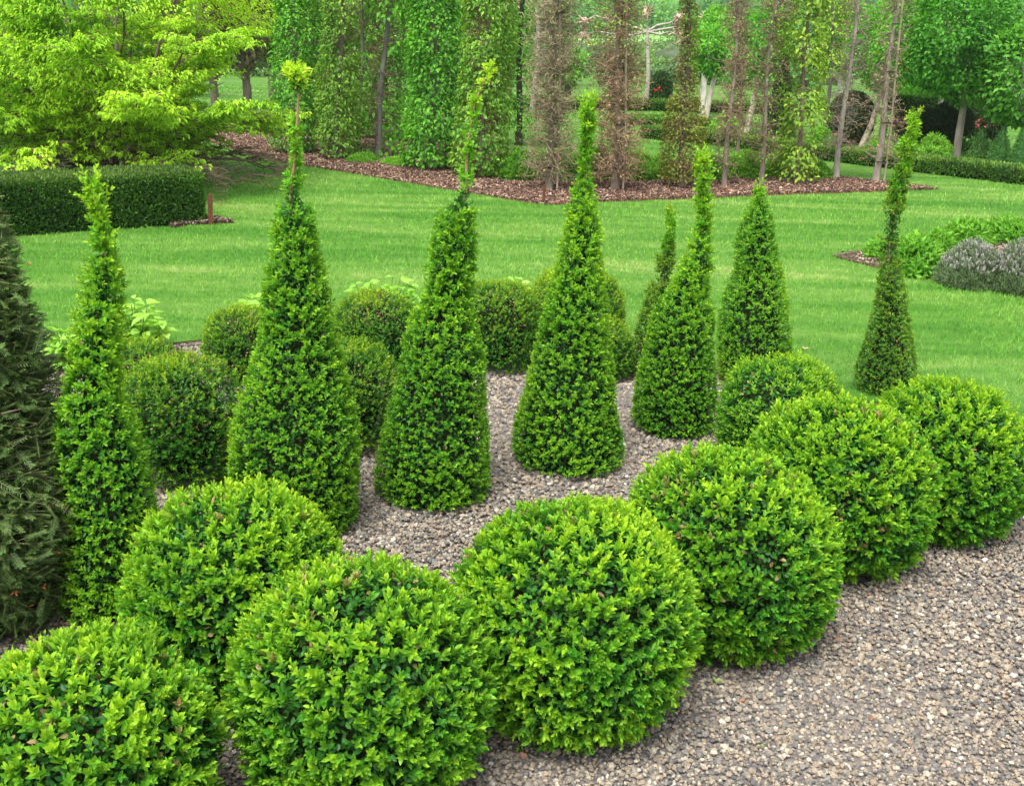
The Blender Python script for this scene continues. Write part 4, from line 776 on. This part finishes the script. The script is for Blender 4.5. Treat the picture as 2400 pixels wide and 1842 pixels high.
def haze():
    m = MB(); x, y0, y1, z0, z1 = 720, -70, 820, -1.6, 40.
    m.add([(-x, y0, z0), (x, y0, z0), (x, y1, z0), (-x, y1, z0), (-x, y0, z1), (x, y0, z1), (x, y1, z1), (-x, y1, z1)], [(3, 2, 1, 0), (4, 5, 6, 7), (0, 1, 5, 4), (1, 2, 6, 5), (2, 3, 7, 6), (3, 0, 4, 7)], (1, 1, 1))
    mt, nt, N = newmat('haze'); v = N('VolumePrincipled'); v.inputs['Color'].default_value = (.9, .94, 1, 1); v.inputs['Density'].default_value = HAZE; v.inputs['Anisotropy'].default_value = .2; o = N('OutputMaterial'); nt.links.new(v.outputs[0], o.inputs['Volume'])
    kind(m.build('haze', mt), 'stuff', 'thin pale air haze')
HAZE = .0005
haze()
# ---------------------------------------------------------------- light, sky, camera
sc = bpy.context.scene
w = bpy.data.worlds.new('World'); sc.world = w; w.use_nodes = True; nt = w.node_tree; nt.nodes.clear()
SUN_EL, SUN_AZ = math.radians(64), math.radians(205)       # azimuth clockwise from +Y
sky = nt.nodes.new('ShaderNodeTexSky'); sky.sky_type = 'NISHITA'; sky.sun_disc = False; sky.sun_elevation = SUN_EL; sky.sun_rotation = SUN_AZ; sky.dust_density = 3; sky.air_density = 1.0
hs = nt.nodes.new('ShaderNodeHueSaturation'); hs.inputs['Saturation'].default_value = .2; nt.links.new(sky.outputs[0], hs.inputs['Color'])
bg = nt.nodes.new('ShaderNodeBackground'); bg.inputs[1].default_value = .125; nt.links.new(hs.outputs[0], bg.inputs[0])
o = nt.nodes.new('ShaderNodeOutputWorld'); nt.links.new(bg.outputs[0], o.inputs[0])
l = bpy.data.lights.new('sun', 'SUN'); l.energy = 1.9; l.angle = math.radians(32); l.color = (1, .96, .88); lo = bpy.data.objects.new('sun', l); sc.collection.objects.link(lo)
d = np.array([math.sin(SUN_AZ)*math.cos(SUN_EL), math.cos(SUN_AZ)*math.cos(SUN_EL), math.sin(SUN_EL)])
from mathutils import Vector
lo.rotation_euler = Vector(d).to_track_quat('Z', 'Y').to_euler(); lo.location = (0, -3, 8)
cam = bpy.data.cameras.new('camera'); cam.sensor_width = 36; cam.lens = 36*F/2400; cam.clip_end = 3000; cam.clip_start = .05
co = bpy.data.objects.new('camera', cam); sc.collection.objects.link(co); sc.camera = co
co.matrix_world = Matrix(((r_[0], u_[0], -f_[0], 0), (r_[1], u_[1], -f_[1], 0), (r_[2], u_[2], -f_[2], H), (0, 0, 0, 1)))
sc.view_settings.view_transform = 'Standard'; sc.view_settings.look = 'None'; sc.view_settings.exposure = 1.34; sc.view_settings.gamma = 1
sc.cycles.max_bounces = 6; sc.cycles.diffuse_bounces = 3; sc.cycles.transmission_bounces = 3; sc.cycles.glossy_bounces = 2
